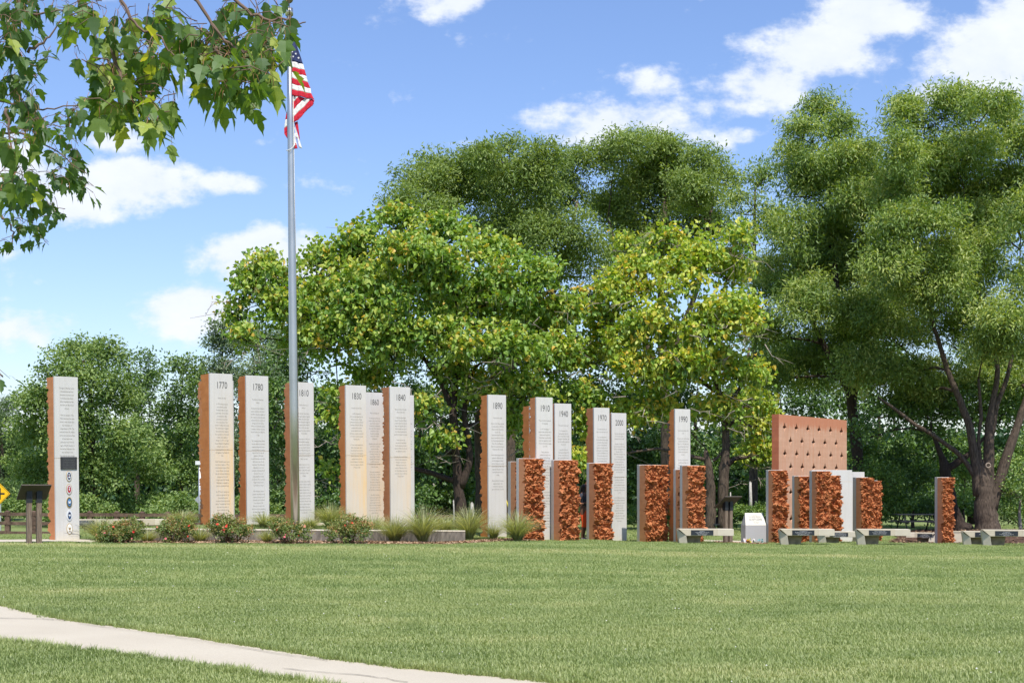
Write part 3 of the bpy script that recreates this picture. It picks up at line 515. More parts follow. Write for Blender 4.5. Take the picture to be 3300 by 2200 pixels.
def seal(par, x, y, z, rim, ring, core, kind):
    mats = [rim, ring, core]; e = MB()
    def oval(a, b, yy, mi, n=24, dep=.01):
        vs = [(x + a * math.cos(t), yy, z + b * math.sin(t)) for t in np.linspace(0, 2 * math.pi, n, endpoint=False)]; bs = [(p[0], yy + dep, p[2]) for p in vs]
        e.add(vs + bs, [tuple(range(n))] + [(k, n + k, n + (k + 1) % n, (k + 1) % n) for k in range(n)], mi)
    oval(.078, .142, y - .014, 0, dep=.014); oval(.066, .126, y - .019, 1, dep=.006); oval(.048, .095, y - .023, 2, dep=.005)
    def poly(pts, mi): e.add([(x + p[0], y - .027, z + p[1]) for p in pts], [tuple(range(len(pts)))], mi)
    wing = [(-.036, .045), (-.01, .02), (0, .035), (.01, .02), (.036, .045), (.028, -.005), (.012, -.03), (-.012, -.03), (-.028, -.005)]
    if kind == 0: poly([(-.03, .05), (.03, .05), (.0, .01)], 3); poly([(-.03, -.03), (.0, .0), (.034, -.02), (.02, -.05), (-.02, -.05)], 1); poly([(-.035, .0), (-.015, -.02), (-.02, .02)], 4)
    elif kind == 1: poly([(.016 * math.cos(t), .03 * math.sin(t) - .005) for t in np.linspace(0, 6.1, 10)], 3); poly([(-.028, .05), (0, .03), (.028, .05), (.012, .062), (-.012, .062)], 3)
    elif kind == 2: poly(wing, 3); poly([(-.03, -.035), (.03, -.035), (.02, -.06), (-.02, -.06)], 1)
    elif kind == 3:
        poly(wing, 3); poly([(-.014, -.01), (.014, -.01), (.014, -.045), (0, -.062), (-.014, -.045)], 4)
    else: poly(wing, 3); poly([(-.012, .02), (.012, .02), (.012, -.012), (0, -.028), (-.012, -.012)], 4); poly([(-.034, -.05), (.034, -.05), (.02, -.068), (-.02, -.068)], 3)
    return e.build('seal', mats + SEALX[kind], par, recalc=False)
GOLD = m_simple('dull_gold', (.50, .36, .16), .5, .3); SILV = m_simple('pale_silver_enamel', (.62, .64, .66), .5); NAVYM = m_simple('navy_enamel', (.025, .035, .08), .4); REDM = m_simple('red_enamel', (.38, .03, .035), .4)
BLUEM = m_simple('blue_enamel', (.09, .22, .45), .4); WHITEM = m_simple('white_enamel', (.72, .72, .70), .5); DKG = m_simple('dark_green_enamel', (.06, .075, .06), .4)
SEALX = [[SILV, REDM], [SILV, GOLD], [SILV, BLUEM], [SILV, BLUEM], [GOLD, REDM]]
LEANF = lambda px: .0125 * max(0, 1 - px / 2900)
for k, (yr, xl, xm, xr, yt, yb, d, phi) in enumerate(TALL):
    c, th, uu, vv = corner(xm, d, phi); zb = gz(c.x, c.y); W = along(c, uu, xr); T = along(c, vv, xl); H = EYE + (HY - yt) / F * d - zb
    lean = LEANF(xm); xshift = -(HY - yt) / F * d * 0
    r = empty('granite_pillar' if yr else 'memorial_pillar', (c.x + lean * (H * .5), c.y, zb), (0, -lean, th), label=LBL[yr], cat='pillar', group='tall inscribed granite and clay pillars')
    Tn = T - .01
    clay_block('clay_backing', W, Tn, H - .01, False, 40 + k, .20, (CLAY if k % 3 else CLAY2, ROUGH), r, .032)
    mb = MB(); mb.box((.012, -.02, -.1), (W - .012, 0.004, H - .03)); mb.build('joint', JOINT, r)
    y0 = -.02 - SL; granite_pair(r, W, H, y0, -.02, STAIN.get(yr, G_CLEAN), 2.15)
    if yr.isdigit(): text_part('carved_year', yr, .27, LETTER_SHADE, r, (W * .52, y0 - .002, H - .20), width=.30, res=4)
    if yr in TXT:
        body, off = TXT[yr]
        text_part('inscription', body, .062, TEXT_SHADE, r, (W * (.52 if yr != 'back' else .86), y0 - .002, H - off), xs=.54, line=1.38 if yr else 1.42, res=1, bold=-.0002)
    if not yr:
        mb = MB(); mb.box((.135, y0 - .03, 1.87), (.575, y0, 2.19)); t = bevel(mb.build('bronze_tablet', m_simple('dark_bronze', (.05, .05, .052), .45, .3), r), .008, 1)
        text_part('raised_text', "In every generation people step forward\nto serve. This memorial is dedicated to\nthe men and women of this region\nwho served their country with honor\nand to the families who stood by them.\nMay their service and their sacrifice\nbe remembered here always by all.", .036, m_simple('worn_bronze_letters', (.16, .16, .16), .5), t, (.355, y0 - .032, 2.165), xs=.58, line=1.2, res=1)
        for i, (rim, ring, core) in enumerate(((GOLD, SILV, NAVYM), (GOLD, SILV, REDM), (GOLD, DKG, BLUEM), (SILV, SILV, NAVYM), (GOLD, WHITEM, WHITEM))): seal(r, .36, y0, 1.69 - i * .345, rim, ring, core, i)

SHORT = [  # strip left, strip right, corner, right, top, base, d, phi
 (1637, 1646, 1663, 1725, 1485.5, 1742, 41.3, 26, 'short clay block glimpsed left of the block in front of the 1910 slab'), (1663.5, 1672, 1690.6, 1755, 1475, 1745, 38.2, 27, 'short broken clay block in front of the 1910 slab, behind the last grass clump'), (1776, 1784.5, 1803, 1865, 1480, 1746, 38.4, 27, 'short broken clay block left of the visitor in orange trousers'),
 (1890, 1898.5, 1916, 1973.5, 1490, 1747, 39.7, 27, 'short broken clay block partly hiding the visitor, below the 1970 slab'), (2052.6, 2061, 2081, 2153, 1496, 1747, 41.8, 27, 'wide short broken clay block standing alone left of the 1990 slab'), (2170, 2177.5, 2191, 2245, 1511, 1747, 41.0, 28, 'thin sliver of short clay block in front of the 1990 slab'),
 (2190.6, 2199, 2217, 2272.5, 1498, 1745, 40.2, 28, 'short broken clay block behind the first bench, right of the 1990 slab'), (2468, 2476.5, 2490.6, 2539, 1513, 1751.5, 43.5, 28, 'short broken clay block at the left edge of the big pierced clay wall'), (2552.5, 2560, 2575, 2622, 1532, 1749, 45.8, 28, 'lower broken clay block in front of the middle of the big pierced clay wall'),
 (2608, 2616.5, 2631, 2676, 1515.6, 1751, 43.6, 29, 'broken clay block in front of the right half of the big pierced clay wall'), (2640, 2648, 2662, 2713, 1529.5, 1750, 44.9, 29, 'lower broken clay block tucked against the right side of a taller one by the blank granite'), (2748, 2759, 2775, 2815, 1536.5, 1748, 46.0, 29, 'short broken clay block just right of the blank granite slabs'),
 (2775, 2783, 2797, 2843, 1547, 1748, 47.2, 29, 'lowest clay block, half hidden right of the blank granite slabs'), (3012, 3021, 3036.6, 3075.7, 1536.5, 1754.5, 46.0, 30, 'short broken clay block standing alone left of the multi-stemmed tree')]
for k, (xa, xb, xc, xr, yt, yb, d, phi, lab) in enumerate(SHORT):
    c, th, uu, vv = corner(xc, d, phi); zb = gz(c.x, c.y); W = along(c, uu, xr); T = along(c, vv, xb); H = EYE + (HY - yt) / F * d - zb; c2 = Vector((c.x + vv[0] * T, c.y + vv[1] * T, 0)); T2 = along(c2, vv, xa)
    r = empty('clay_pillar', (c.x, c.y, zb), (0, 0, th), label=lab, cat='pillar', group='short broken clay pillars')
    clay_block('clay_block', W - .01, T, H - .015, True, 140 + k, .22, (CLAY3, ROUGH), r, .019)
    mb = MB(); mb.box((.012, T - .004, -.1), (W - .02, T + .018, H - .1)); mb.build('joint', JOINT, r)
    mb = MB(); mb.box((0, T + .018, -.12), (W, T + T2, H)); bevel(mb.build('granite_panel', G_CLEAN, r), .006, 1)
# blank granite slabs beside the pierced wall
for xa, xr, yt, d, lab in ((2616, 2746, 1514, 45.9, 'wide blank granite slab right of the pierced clay wall'), (2690, 2786, 1520, 47.6, 'blank granite slab set back behind the wide blank one')):
    c, th, uu, vv = corner(xa, d, 16); zb = gz(c.x, c.y); W = along(c, uu, xr); H = EYE + (HY - yt) / F * d - zb
    r = empty('granite_slab', (c.x, c.y, zb), (0, 0, th), label=lab, cat='slab', group='blank granite slabs')
    for a, b in ((0, W * .5 - .003), (W * .5 + .003, W)):
        mb = MB(); mb.box((a, 0, -.2), (b, .1, H)); bevel(mb.build('granite_panel', G_CLEAN, r), .006, 1)
# ------------------------------------------------------------------ pierced clay wall
c = P(2510, HY, 48.5); c2 = P(2729, HY, 53.0); th = math.atan2(c2.y - c.y, c2.x - c.x); W = math.hypot(c2.x - c.x, c2.y - c.y); zb = gz(c.x, c.y); H = EYE + (HY - 1334) / F * 48.5 - zb
v_ = (-math.sin(th), math.cos(th)); T = along(c, v_, 2491)
pw = empty('pierced_wall', (c.x, c.y, zb), (0, 0, th), label='big pale clay wall pierced with rows of small four-pointed star openings', cat='wall')
cu = bpy.data.curves.new('w', 'CURVE'); cu.dimensions = '2D'; cu.fill_mode = 'BOTH'; cu.extrude = .03; cu.resolution_u = 1
def spl(pts):
    s = cu.splines.new('POLY'); s.points.add(len(pts) - 1); s.use_cyclic_u = True
    for q, p in zip(s.points, pts): q.co = (p[0], p[1], 0, 1)
spl([(0, -.3), (W, -.3), (W, H), (0, H)])
def wall_x(px): t = (px - CX) / F; return (t * c.y - c.x) / (math.cos(th) - t * math.sin(th))
for row, (yy, pxs) in enumerate(((1376, (2529, 2567, 2604, 2640, 2677, 2712)), (1419, (2548, 2585, 2622, 2659, 2695)), (1461, (2530, 2568, 2604, 2641, 2678, 2713)), (1503, (2549, 2586, 2623, 2659, 2696)), (1544, (2530, 2568, 2605, 2641, 2678, 2713)), (1586, (2549, 2586, 2623, 2659, 2696)), (1630, (2530, 2568, 2605, 2641, 2678)), (1672, (2550, 2587, 2624, 2659, 2695)))):
    z0 = EYE + (HY - yy) / F * 48.9 - zb
    for px in pxs:
        x0 = wall_x(px); s = []
        for q in range(16):
            a = math.pi / 2 * (q // 4) + math.pi / 8 * (q % 4); rr = [1, .60, .50, .60][q % 4]; ax, az = math.cos(a), math.sin(a); s.append((x0 + .155 * rr * ax, z0 + (.19 if az > 0 else .18) * rr * az))
        spl(s)
t = bpy.data.objects.new('w', cu); me = bpy.data.meshes.new_from_object(t); bpy.data.objects.remove(t)
me.transform(Matrix.Rotation(math.radians(90), 4, 'X')); me.transform(Matrix.Translation((0, .033, 0))); me.materials.clear(); me.materials.append(PANEL)
link_mesh('wall_face', me, pw)
mb = MB(); mb.box((-.006, .002, -.3), (-.001, .288, H + .001)); mb.box((.002, .065, -.3), (.06, .205, H - .002)); mb.build('wall_edge', PANEL_SIDE, pw)  # inner strip added to close the dark hollow; outer skin is the wall's side
mb = MB(); mb.box((0, .207, -.3), (W, .286, H)); mb.box((.062, .065, H - .06), (W - .062, .205, H - .002)); mb.box((W - .06, .065, -.3), (W, .205, H - .002)); mb.build('added_cavity_plates', PANEL_SIDE, pw)  # back, top and end plates added so the hollow behind the stars stays dark

# ------------------------------------------------------------------ benches
def bench(x0, x1, ytop, d, label, text, mirror=False, h=.5, phi=7, dark=True, ppos=(.235, .64), seatmat=CONC):
    S = d / F; L = abs(x1 - x0) * S; xo = x1 if mirror else x0; c = P(xo, HY, d); al = math.atan((xo - CX) / F); th = math.radians(phi if not mirror else -phi) - al * 1.0
    top = EYE - (ytop - HY) * S; zb = gz(c.x, c.y); h = max(.36, top - zb); t = .2 if h > .44 else .18
    r = empty('concrete_bench', (c.x, c.y, top - h), (0, 0, th), label=label, cat='bench', group='cantilevered concrete benches')
    sg = -1 if mirror else 1; k = L / 1.65; ch = .25
    def X(v): return sg * v
    mb = MB(); b1 = .72 * L
    mb.prism([(X(.05), h - .03), (X(.02), h), (X(b1), h), (X(b1), h - t), (X(ch), h - t)], 0, .46); bevel(mb.build('seat', seatmat, r), .006, 1)
    e = MB(); y1 = .10; e.add([(X(b1), 0.003, h - t), (X(L), -.10, h - t), (X(L), -.10, h), (X(b1), 0.003, h), (X(b1), .46, h - t), (X(L), .36, h - t), (X(L), .36, h), (X(b1), .46, h)], [(0, 1, 2, 3), (1, 5, 6, 2), (3, 2, 6, 7), (4, 0, 3, 7), (0, 4, 5, 1), (5, 4, 7, 6)]); bevel(e.build('seat_end', CONC_PALE, r), .006, 1)  # turned end and leg: their stronger sunlight is put into paler concrete
    lg_ = MB(); P4 = [(X(0), h - .02), (X(ch - .01), h - t), (X(.30), -.12), (X(.08), -.12)]; lg_.prism(P4, 0, .46, 0, [.15, -.004, -.004, .15]); bevel(lg_.build('leg', CONC_PALE, r), .005, 1)
    lb = MB(); lb.prism([(X(.27), h - t - .003), (X(.72), h - t - .003), (X(.66), -.12), (X(.27), -.12)], .24, .42); lb.build('leg_core', CONC_SHADE, r)
    if text:
        a, b = ppos[0] * L, ppos[1] * L; q = MB(); q.box((min(X(a), X(b)), -.012, h - t + .02), (max(X(a), X(b)), .002, h - .035)); pl = q.build('plaque', PLAQUE, r)
        text_part('plaque_text', text, .042, PLAQ_TXT, pl, (X((a + b) / 2), -.0145, h - .045), xs=.95, line=.85, res=1)
    return r
bench(2185, 2363, 1703.5, 38.5, 'concrete bench in front of the 1990 slab with a church plaque', "Holland's\nUnited Methodist Church\nThat Greater Love\nLives - 1944-45")
bench(2512, 2685, 1703.7, 40.0, 'concrete bench in front of the pierced clay wall with a family plaque', "The Family of\nRowland and Deborah Grimes\nIn memory and honor of\nall disabled Veterans")
bench(2636, 2761, 1711.5, 42.3, 'lower concrete bench behind and right of the family plaque bench', "Donated by Wal-Mart Inc.\nIn honor of local Heroes\nThank you for serving the\ncauses and our freedom", ppos=(.3, .80))
bench(2760, 2927, 1704, 40.0, 'concrete bench whose plaque names a civitan club', "Garner Civitan Club\nTo honor Civitan Veterans\nwith present and future")
bench(2924, 3016, 1716.5, 48.5, 'mirrored concrete bench running behind the lone clay block', "Donated by\nLibrary Foundation\nin memory of Veterans\nof many wars", mirror=True, ppos=(.12, .62))
bench(3102, 3215, 1710.6, 42.0, 'concrete bench half hidden behind the rightmost bench', "Veterans\nof foreign wars\nGarner", ppos=(.34, .75))
bench(3164.5, 3336, 1706, 40.0, 'rightmost concrete bench, cut by the edge of the photo', "Donated by\nStandard Garage\nPost 10225 Apex Church\nGarner, N.C.")
bench(235, 336, 1672.5, 44.5, 'mirrored concrete bench just right of the leftmost pillar', "The Daniel and M. Allen Post\nAmerican Legion Memorial\nDonated with honor", mirror=True, ppos=(.30, .84))
bench(322, 560, 1673.5, 43.0, 'long low bench behind the leftmost rose bushes', "Veterans\nof all wars\nGarner", ppos=(.38, .56), phi=3)
bench(1010, 1110, 1684.5, 43.5, 'low bench glimpsed between the 1810 and 1830 slabs', '', phi=3)
# right end block of the mirrored bench
mb = MB(); c = P(3066, HY, 48.6); mb.box((0, 0, 0), (.42, .4, .44)); mb.box((-.25, -.02, .33), (.0, .38, .44)); mb.box((0, -.02, .44), (.45, .42, .47))
o = mb.build('concrete_block', CONC); o.location = (c.x, c.y, gz(c.x, c.y) - .03); tag(o, 'plain concrete block right of the lone clay block', 'block')

# ------------------------------------------------------------------ low retaining wall
wl_pts = [(455, 1702, 34.9), (640, 1703.5, 35.1), (860, 1705, 35.6), (1100, 1706.5, 36.2), (1300, 1707.5, 36.6), (1418, 1708.5, 36.8), (1499, 1709, 36.9)]
lw = empty('retaining_wall', P(1000, 1750, 35.5), label='low weathered concrete wall behind the rose bushes and grass clumps', cat='wall'); lw.location.z = 0
base = lw.location.copy()
for k in range(len(wl_pts) - 1):
    a, b = P(*wl_pts[k]), P(*wl_pts[k + 1]); a2, b2 = a + Vector((0, .3, 0)), b + Vector((0, .3, 0)); zl = -.35; g_ = .004
    dx = (b - a).normalized() * g_; a = a + dx; b = b - dx; a2 = a2 + dx; b2 = b2 - dx
    def sec(z_off0, z_off1, ex):
        lo = [Vector((p.x, p.y + s * ex, p.z + z_off0)) - base for p, s in ((a, -1), (b, -1), (b2, 1), (a2, 1))]; hi = [Vector((p.x, p.y + s * ex, p.z + z_off1)) - base for p, s in ((a, -1), (b, -1), (b2, 1), (a2, 1))]
        return lo + hi
    fs = [(0, 3, 2, 1), (4, 5, 6, 7), (0, 1, 5, 4), (1, 2, 6, 5), (2, 3, 7, 6), (3, 0, 4, 7)]
    m1 = MB(); m1.add(sec(-.8, -.036, 0), fs); m1.build('wall_section', CONC_OLD, lw); m2 = MB(); m2.add(sec(-.034, 0, .012), fs); bevel(m2.build('coping', CONC_PALE, lw), .006, 1)
# ------------------------------------------------------------------ sloped memorial stone and offerings
c = P(2402.5, 1750, 43.8); zb = gz(c.x, c.y); S = 43.8 / F; w = 150 * S * .62; th = math.radians(5)
ms = empty('memorial_stone', (c.x, c.y, zb), (0, 0, th), label='low granite block with a sloping inscribed white top', cat='memorial')
hf = EYE - (1692 - HY) * S - zb; hb = EYE - (1653 - HY) * S - zb; w = .71; dp = .45
mb = MB(); mb.prism([(0, -.1), (w, -.1), (w, hf), (0, hf)], 0, dp + .12); mb.add([(0, 0, hf), (w, 0, hf), (w, dp + .12, hf), (0, dp + .12, hf), (.10, dp, hb), (w, dp, hb)], [(0, 1, 5, 4), (1, 2, 5), (2, 3, 4, 5), (3, 0, 4)])
mb.build('stone', m_simple('grey_granite', (.40, .39, .395), .8, var=.18, scale=60), ms)
sl = math.atan2(hb - hf, dp); R = Matrix.Rotation(sl, 3, 'X'); n_ = Vector((0, -math.sin(sl), math.cos(sl)))
f0 = MB(); q = [Vector((.004, 0, hf)), Vector((w - .004, 0, hf)), Vector((w - .004, dp, hb)), Vector((.104, dp, hb))]; f0.add([p + n_ * .006 for p in q] + q, [(0, 1, 2, 3), (0, 4, 5, 1), (1, 5, 6, 2), (2, 6, 7, 3), (3, 7, 4, 0)]); f0.build('sloped_face', m_simple('white_marble', (.58, .56, .49), .6, var=.04), ms)
ti = R @ Vector((0, .50, 0)) + Vector((w / 2 + .04, 0, hf)) + n_ * .01
text_part('inscription', "IN HONOR\nof our Veterans presented by\nTHE GARNER VETERANS", .044, TEXT_SHADE, ms, ti, xs=.85, res=1, rot=R)
ti = R @ Vector((0, .34, 0)) + Vector((w / 2 + .04, 0, hf)) + n_ * .01
text_part('inscription', "THE GARNER VETERANS\nMEMORIAL COMMITTEE", .06, LETTER_SHADE, ms, ti, xs=.70, res=1, rot=R)
ti = R @ Vector((0, .20, 0)) + Vector((w / 2 + .04, 0, hf)) + n_ * .01
text_part('inscription', "who gave their service\nto our community\nGarner, N.C.\nNovember 2013", .036, TEXT_SHADE, ms, ti, xs=.8, res=1, rot=R)
def blossom_mb(r, mats_n=1, n=7):
    mb = MB()
    for k in range(n):
        a = 2 * math.pi * k / n; mb.add([(0, 0, -.2 * r), (r * math.cos(a - .5), r * math.sin(a - .5), .25 * r), (1.1 * r * math.cos(a), 1.1 * r * math.sin(a), .5 * r), (r * math.cos(a + .5), r * math.sin(a + .5), .25 * r)], [(0, 1, 2, 3)])
        mb.add([(0, 0, 0), (.6 * r * math.cos(a - .4), .6 * r * math.sin(a - .4), .5 * r), (.6 * r * math.cos(a + .4), .6 * r * math.sin(a + .4), .55 * r)], [(0, 1, 2)])
    return mb
OFF = [((2400, 1748), (.75, .75, .75), 'white artificial flower bunch at the left foot of the memorial stone'), ((2405, 1747), (.50, .04, .06), 'red and blue artificial flower bunch by the memorial stone'), ((2413, 1746), (.60, .55, .05), 'yellow artificial flower bunch by the memorial stone'), ((2428, 1748), (.78, .72, .68), 'white and red artificial flower bunch in front of the memorial stone'), ((2452, 1745), (.20, .42, .42), 'pale blue artificial flower bunch right of the others')]
STEMG = m_simple('plastic_stem_green', (.05, .13, .05), .6)
for (px, py), colr, lab in OFF:
    c = P(px, py, 43.3); z = gz(c.x, c.y); r = empty('flower_bunch', (c.x, c.y, z), label=lab, cat='flowers', group='artificial flowers at the memorial stone'); mt = m_simple('petals', colr, .6)
    for k in range(6):
        bm_ = blossom_mb(.035); x, y = random.uniform(-.07, .07), random.uniform(-.05, .05); zz = random.uniform(.04, .15); bm_.build('blossom', mt, r, recalc=False, loc=(x, y, zz), rot=(random.uniform(.5, 1.6), 0, random.uniform(-1, 1)))
        st = MB(); st.tube([(0, 0, -.02), (x, y, zz)], .004, 4); st.build('stem', STEMG, r)

# ------------------------------------------------------------------ wayside panels on posts
def wayside(pxs, ytop, ybase, d, label, phi):
    S = d / F; pts = [P(x, ybase, d) for x in pxs]; m = (pts[0] + pts[1]) / 2; zb = gz(m.x, m.y); H = EYE - (ytop - HY) * S - zb
    r = empty('information_panel', (m.x, m.y, zb), (0, 0, math.radians(phi)), label=label, cat='sign', group='wayside information panels'); hw = (pts[1] - pts[0]).length / 2
    for s in (-1, 1):
        b = MB(); b.box((s * hw - .06, -.06, -.15), (s * hw + .06, .06, H - .33)); bevel(b.build('post', WOOD, r), .008, 1)
        b = MB(); b.box((s * hw - .066, -.066, H - .40), (s * hw + .066, .066, H - .11)); b.build('bracket', BLACKM, r)
    R_ = Matrix.Rotation(math.radians(-34), 4, 'X'); M_ = Matrix.Translation((0, 0, H - .14)) @ R_
    # the reader stands behind: the panel rises towards the viewer's side
    p = MB(); p.box((-.36, -.32, -.012), (.36, .32, .018), M=M_); p.build('panel', m_simple('dark_brown_panel', (.075, .062, .05), .7), r)
    p = MB(); p.box((-.33, -.29, .019), (.33, .29, .024), M=M_); p.build('panel_face', m_simple('faded_panel_print', (.30, .27, .22), .5, scale=8, var=.4), r)
    return r
wayside((94, 125), 1567, 1750, 32.4, 'wooden-posted information panel left of the leftmost pillar', 34)
wayside((2335, 2356), 1603, 1749, 41.2, 'wooden-posted information panel behind the first bench', 34)
# ------------------------------------------------------------------ fence, road signs, poles
fd = 66.0; fpx = [-150, -62, 25, 109, 203, 290, 377, 459, 541, 614, 700, 780, 860, 940, 1020, 1110, 1200, 1290, 1380, 1470]
fr = empty('rail_fence', P(290, 1722, fd), label='long dark wooden three-rail fence behind the pillars at the left', cat='fence'); fr.location.z = 0
def fz(py): return EYE - (py - HY) / F * fd
for k, px in enumerate(fpx):
    c = P(px, HY, fd); sh = (px - 25) * .006; x = c.x - fr.location.x
    b = MB(); b.box((x - .12, -.1, -1.25), (x + .12, .1, fz(1647 + sh))); b.add([(x - .12, -.1, fz(1647 + sh)), (x + .12, -.1, fz(1647 + sh)), (x + .12, .1, fz(1647 + sh)), (x - .12, .1, fz(1647 + sh)), (x - .02, 0, fz(1643 + sh))], [(0, 1, 4), (1, 2, 4), (2, 3, 4), (3, 0, 4)]); b.build('fence_post', FENCEW, fr, recalc=False)
    if k < len(fpx) - 1:
        x2 = P(fpx[k + 1], HY, fd).x - fr.location.x
        for zy in (1656, 1685, 1716):
            z = fz(zy + sh); j = random.uniform(-.025, .025); b = MB(); b.add([(x + .02, -.13, z - .085), (x2 - .02, -.13, z - .085 + j), (x2 - .02, -.06, z - .085 + j), (x + .02, -.06, z - .085), (x + .02, -.13, z + .085), (x2 - .02, -.13, z + .085 + j), (x2 - .02, -.06, z + .085 + j), (x + .02, -.06, z + .085)], [(0, 3, 2, 1), (4, 5, 6, 7), (0, 1, 5, 4), (1, 2, 6, 5), (2, 3, 7, 6), (3, 0, 4, 7)]); b.build('rail', FENCEW, fr)
YEL = m_simple('sign_yellow', (.80, .46, .01), .5, var=.02); GALV = m_simple('galvanised_steel', (.50, .51, .52), .45, .6); SIGNB = m_simple('sign_back_grey', (.36, .38, .39), .5, .3)
def diamond(px, py, half, d, front, label, name='road_sign', base=None):
    c = P(px, py, d); S = d / F; h = half * S; zb = gz(c.x, c.y); r = empty(name, (c.x, c.y, zb), label=label, cat='sign'); z = c.z - zb
    b = MB(); b.prism([(0, z - h), (h, z), (0, z + h), (-h, z)], -.01, .01); b.build('sign_plate', YEL if front else SIGNB, r)
    b = MB(); b.box((-.04, .02, -.3), (.04, .07, z + (0 if front else h * .9))); b.build('post', GALV, r)
    if front:
        b = MB(); w = h * .085; b.box((-h * .48, -.016, z - w), (h * .46, -.012, z + w)); b.box((-w, -.0165, z - h * .55), (w, -.0125, z + h * .55)); b.build('crossroad_symbol', BLACKM, r); k = h * .93
        e = MB()
        for q in range(4):
            a0, a1 = math.pi / 2 * q, math.pi / 2 * (q + 1); o1 = [(k * math.cos(a0), k * math.sin(a0)), (k * math.cos(a1), k * math.sin(a1))]; o2 = [(p[0] * .955, p[1] * .955) for p in o1]
            e.add([(o1[0][0], -.013, z + o1[0][1]), (o1[1][0], -.013, z + o1[1][1]), (o2[1][0], -.013, z + o2[1][1]), (o2[0][0], -.013, z + o2[0][1])], [(0, 1, 2, 3)])
        e.build('border_line', BLACKM, r, recalc=False)
    return r
diamond(0, 1590, 33, 70, True, 'yellow diamond crossroad warning sign at the far left edge')
diamond(648, 1609, 21, 72, False, 'grey back of a diamond road sign left of the 1770 slab')
c = P(644, HY, 68); zb = gz(c.x, c.y); r = empty('utility_post', (c.x, c.y, zb), label='slim silver post with a small white box on top, left of the 1770 slab', cat='post'); b = MB(); zt = EYE + (HY - 1497) / F * 68 - zb
b.tube([(0, 0, -.3), (0, 0, zt)], .075, 10); b.build('pole', GALV, r); b = MB(); b.box((-.2, -.15, zt), (.2, .15, zt + .2)); b.build('box', m_simple('white_box', (.7, .7, .7), .5), r)
for (px, y0, y1, d, w, lab) in ((1462, 1612, 1672, 58, .045, 'white plastic marker post left of the dark trunk'), (2418, 1554, 1640, 58, .075, 'pale grey post above the hedge left of the pierced clay wall'), (2354, 1586, 1640, 60, .035, 'thin white marker post behind the right information panel'), (1521, 1622, 1690, 60, .10, 'broad pale post between the trunks and the 1890 slab')):
    c = P(px, HY, d); zb = gz(c.x, c.y); b = MB(); zt = EYE - (y0 - HY) / F * d; b.tube([(0, 0, -.2), (0.02, 0, (zt - zb) * .6), (0, 0, zt - zb)], [w, w * .9, w * .7], 8); b.add([(-w * .7, 0, zt - zb), (w * .7, 0, zt - zb), (0, 0, zt - zb + w)], [(0, 1, 2)])
    o = b.build('marker_post', m_simple('pale_post', (.45, .43, .40), .8, var=.3)); o.location = (c.x, c.y, zb); tag(o, lab, 'post')
c = P(1634, 1640, 60); o_ = MB(); zb = gz(c.x, c.y); o_.tube([(.5, 0, -.1), (-.5, 0, 2.4)], .04, 6); o = o_.build('guy_wire_guard', m_simple('yellow_plastic', (.7, .55, .08), .5)); o.location = (c.x, c.y, zb); tag(o, 'slanting yellow guy wire guard right of the 1890 slab', 'guard')
# ------------------------------------------------------------------ picnic table
c = P(2955, 1712, 55.5); zb = gz(c.x, c.y); pt = empty('picnic_table', (c.x, c.y, zb), (0, 0, .06), label='black picnic table in the shade left of the lone clay block', cat='table')
b = MB(); [b.box((-.95, -.36 + k * .15, .72), (.95, -.23 + k * .15, .76)) for k in range(5)]; b.build('tabletop', BLACKM, pt)
for s in (-1, 1):
    b = MB(); b.box((-.95, s * .72 - .13, .43), (.95, s * .72 + .13, .47)); b.build('seat', BLACKM, pt)
    for q in (-1, 1):
        b = MB(); b.tube([(s * .65, q * .7, 0), (s * .65, q * .2, .72)], .03, 6); b.build('leg', BLACKM, pt)
    b = MB(); b.box((s * .65 - .03, -.8, .38), (s * .65 + .03, .8, .43)); b.build('crossbar', BLACKM, pt)
c = P(2290, 1706, 50.5); zb = gz(c.x, c.y); b = MB(); b.box((-.75, -.18, .30), (.75, .18, .35)); b.box((-.6, -.14, 0), (-.52, .14, .30)); b.box((.52, -.14, 0), (.6, .14, .30)); b.box((-.75, .16, .35), (.75, .2, .62)); o = b.build('park_bench', BLACKM); o.location = (c.x, c.y, zb); tag(o, 'small dark bench under the trees behind the first concrete bench', 'bench')

# ------------------------------------------------------------------ foliage
def nrm(a): return a / np.maximum(np.linalg.norm(a, axis=1, keepdims=True), 1e-9)
def leaves(pos, out, length, width, rg, droop=.5, up=.8, shape='kite', tint=None, jit=.9):
    n = len(pos); a = nrm(rg.normal(0, 1, (n, 3)) * jit + out * .6 + np.array([0, 0, -droop])); nn = rg.normal(0, .75, (n, 3)) + out * .35 + np.array([0, 0, up])
    b = nrm(np.cross(nn, a)); c = np.cross(a, b); l = length * rg.uniform(.6, 1.25, (n, 1)); w = width * rg.uniform(.7, 1.2, (n, 1)); fold = .25 * w
    if shape == 'kite':
        q = [pos, pos + a * l * .45 + b * w * .5 + c * fold, pos + a * l, pos + a * l * .45 - b * w * .5 + c * fold]; v = np.stack(q, 1).reshape(-1, 3)
        f = (np.arange(n)[:, None] * 4 + np.array([[0, 1, 2, 3]])).reshape(-1, 4); k = 4
        f = np.concatenate([f[:, [0, 1, 2]], f[:, [0, 2, 3]]])
    else:
        q = [pos, pos + a * l * .22 + b * w * .5 + c * fold, pos + a * l * .62 + b * w * .40 + c * fold, pos + a * l - c * l * .12, pos + a * l * .62 - b * w * .40 + c * fold, pos + a * l * .22 - b * w * .5 + c * fold]
        v = np.stack(q, 1).reshape(-1, 3); base = np.arange(n)[:, None] * 6; f = np.concatenate([(base + np.array([[0, 1, 2, 3]])), (base + np.array([[0, 3, 4, 5]]))]); k = 6
    t = np.repeat(np.clip(tint, 0, 1), k); return v, f, t
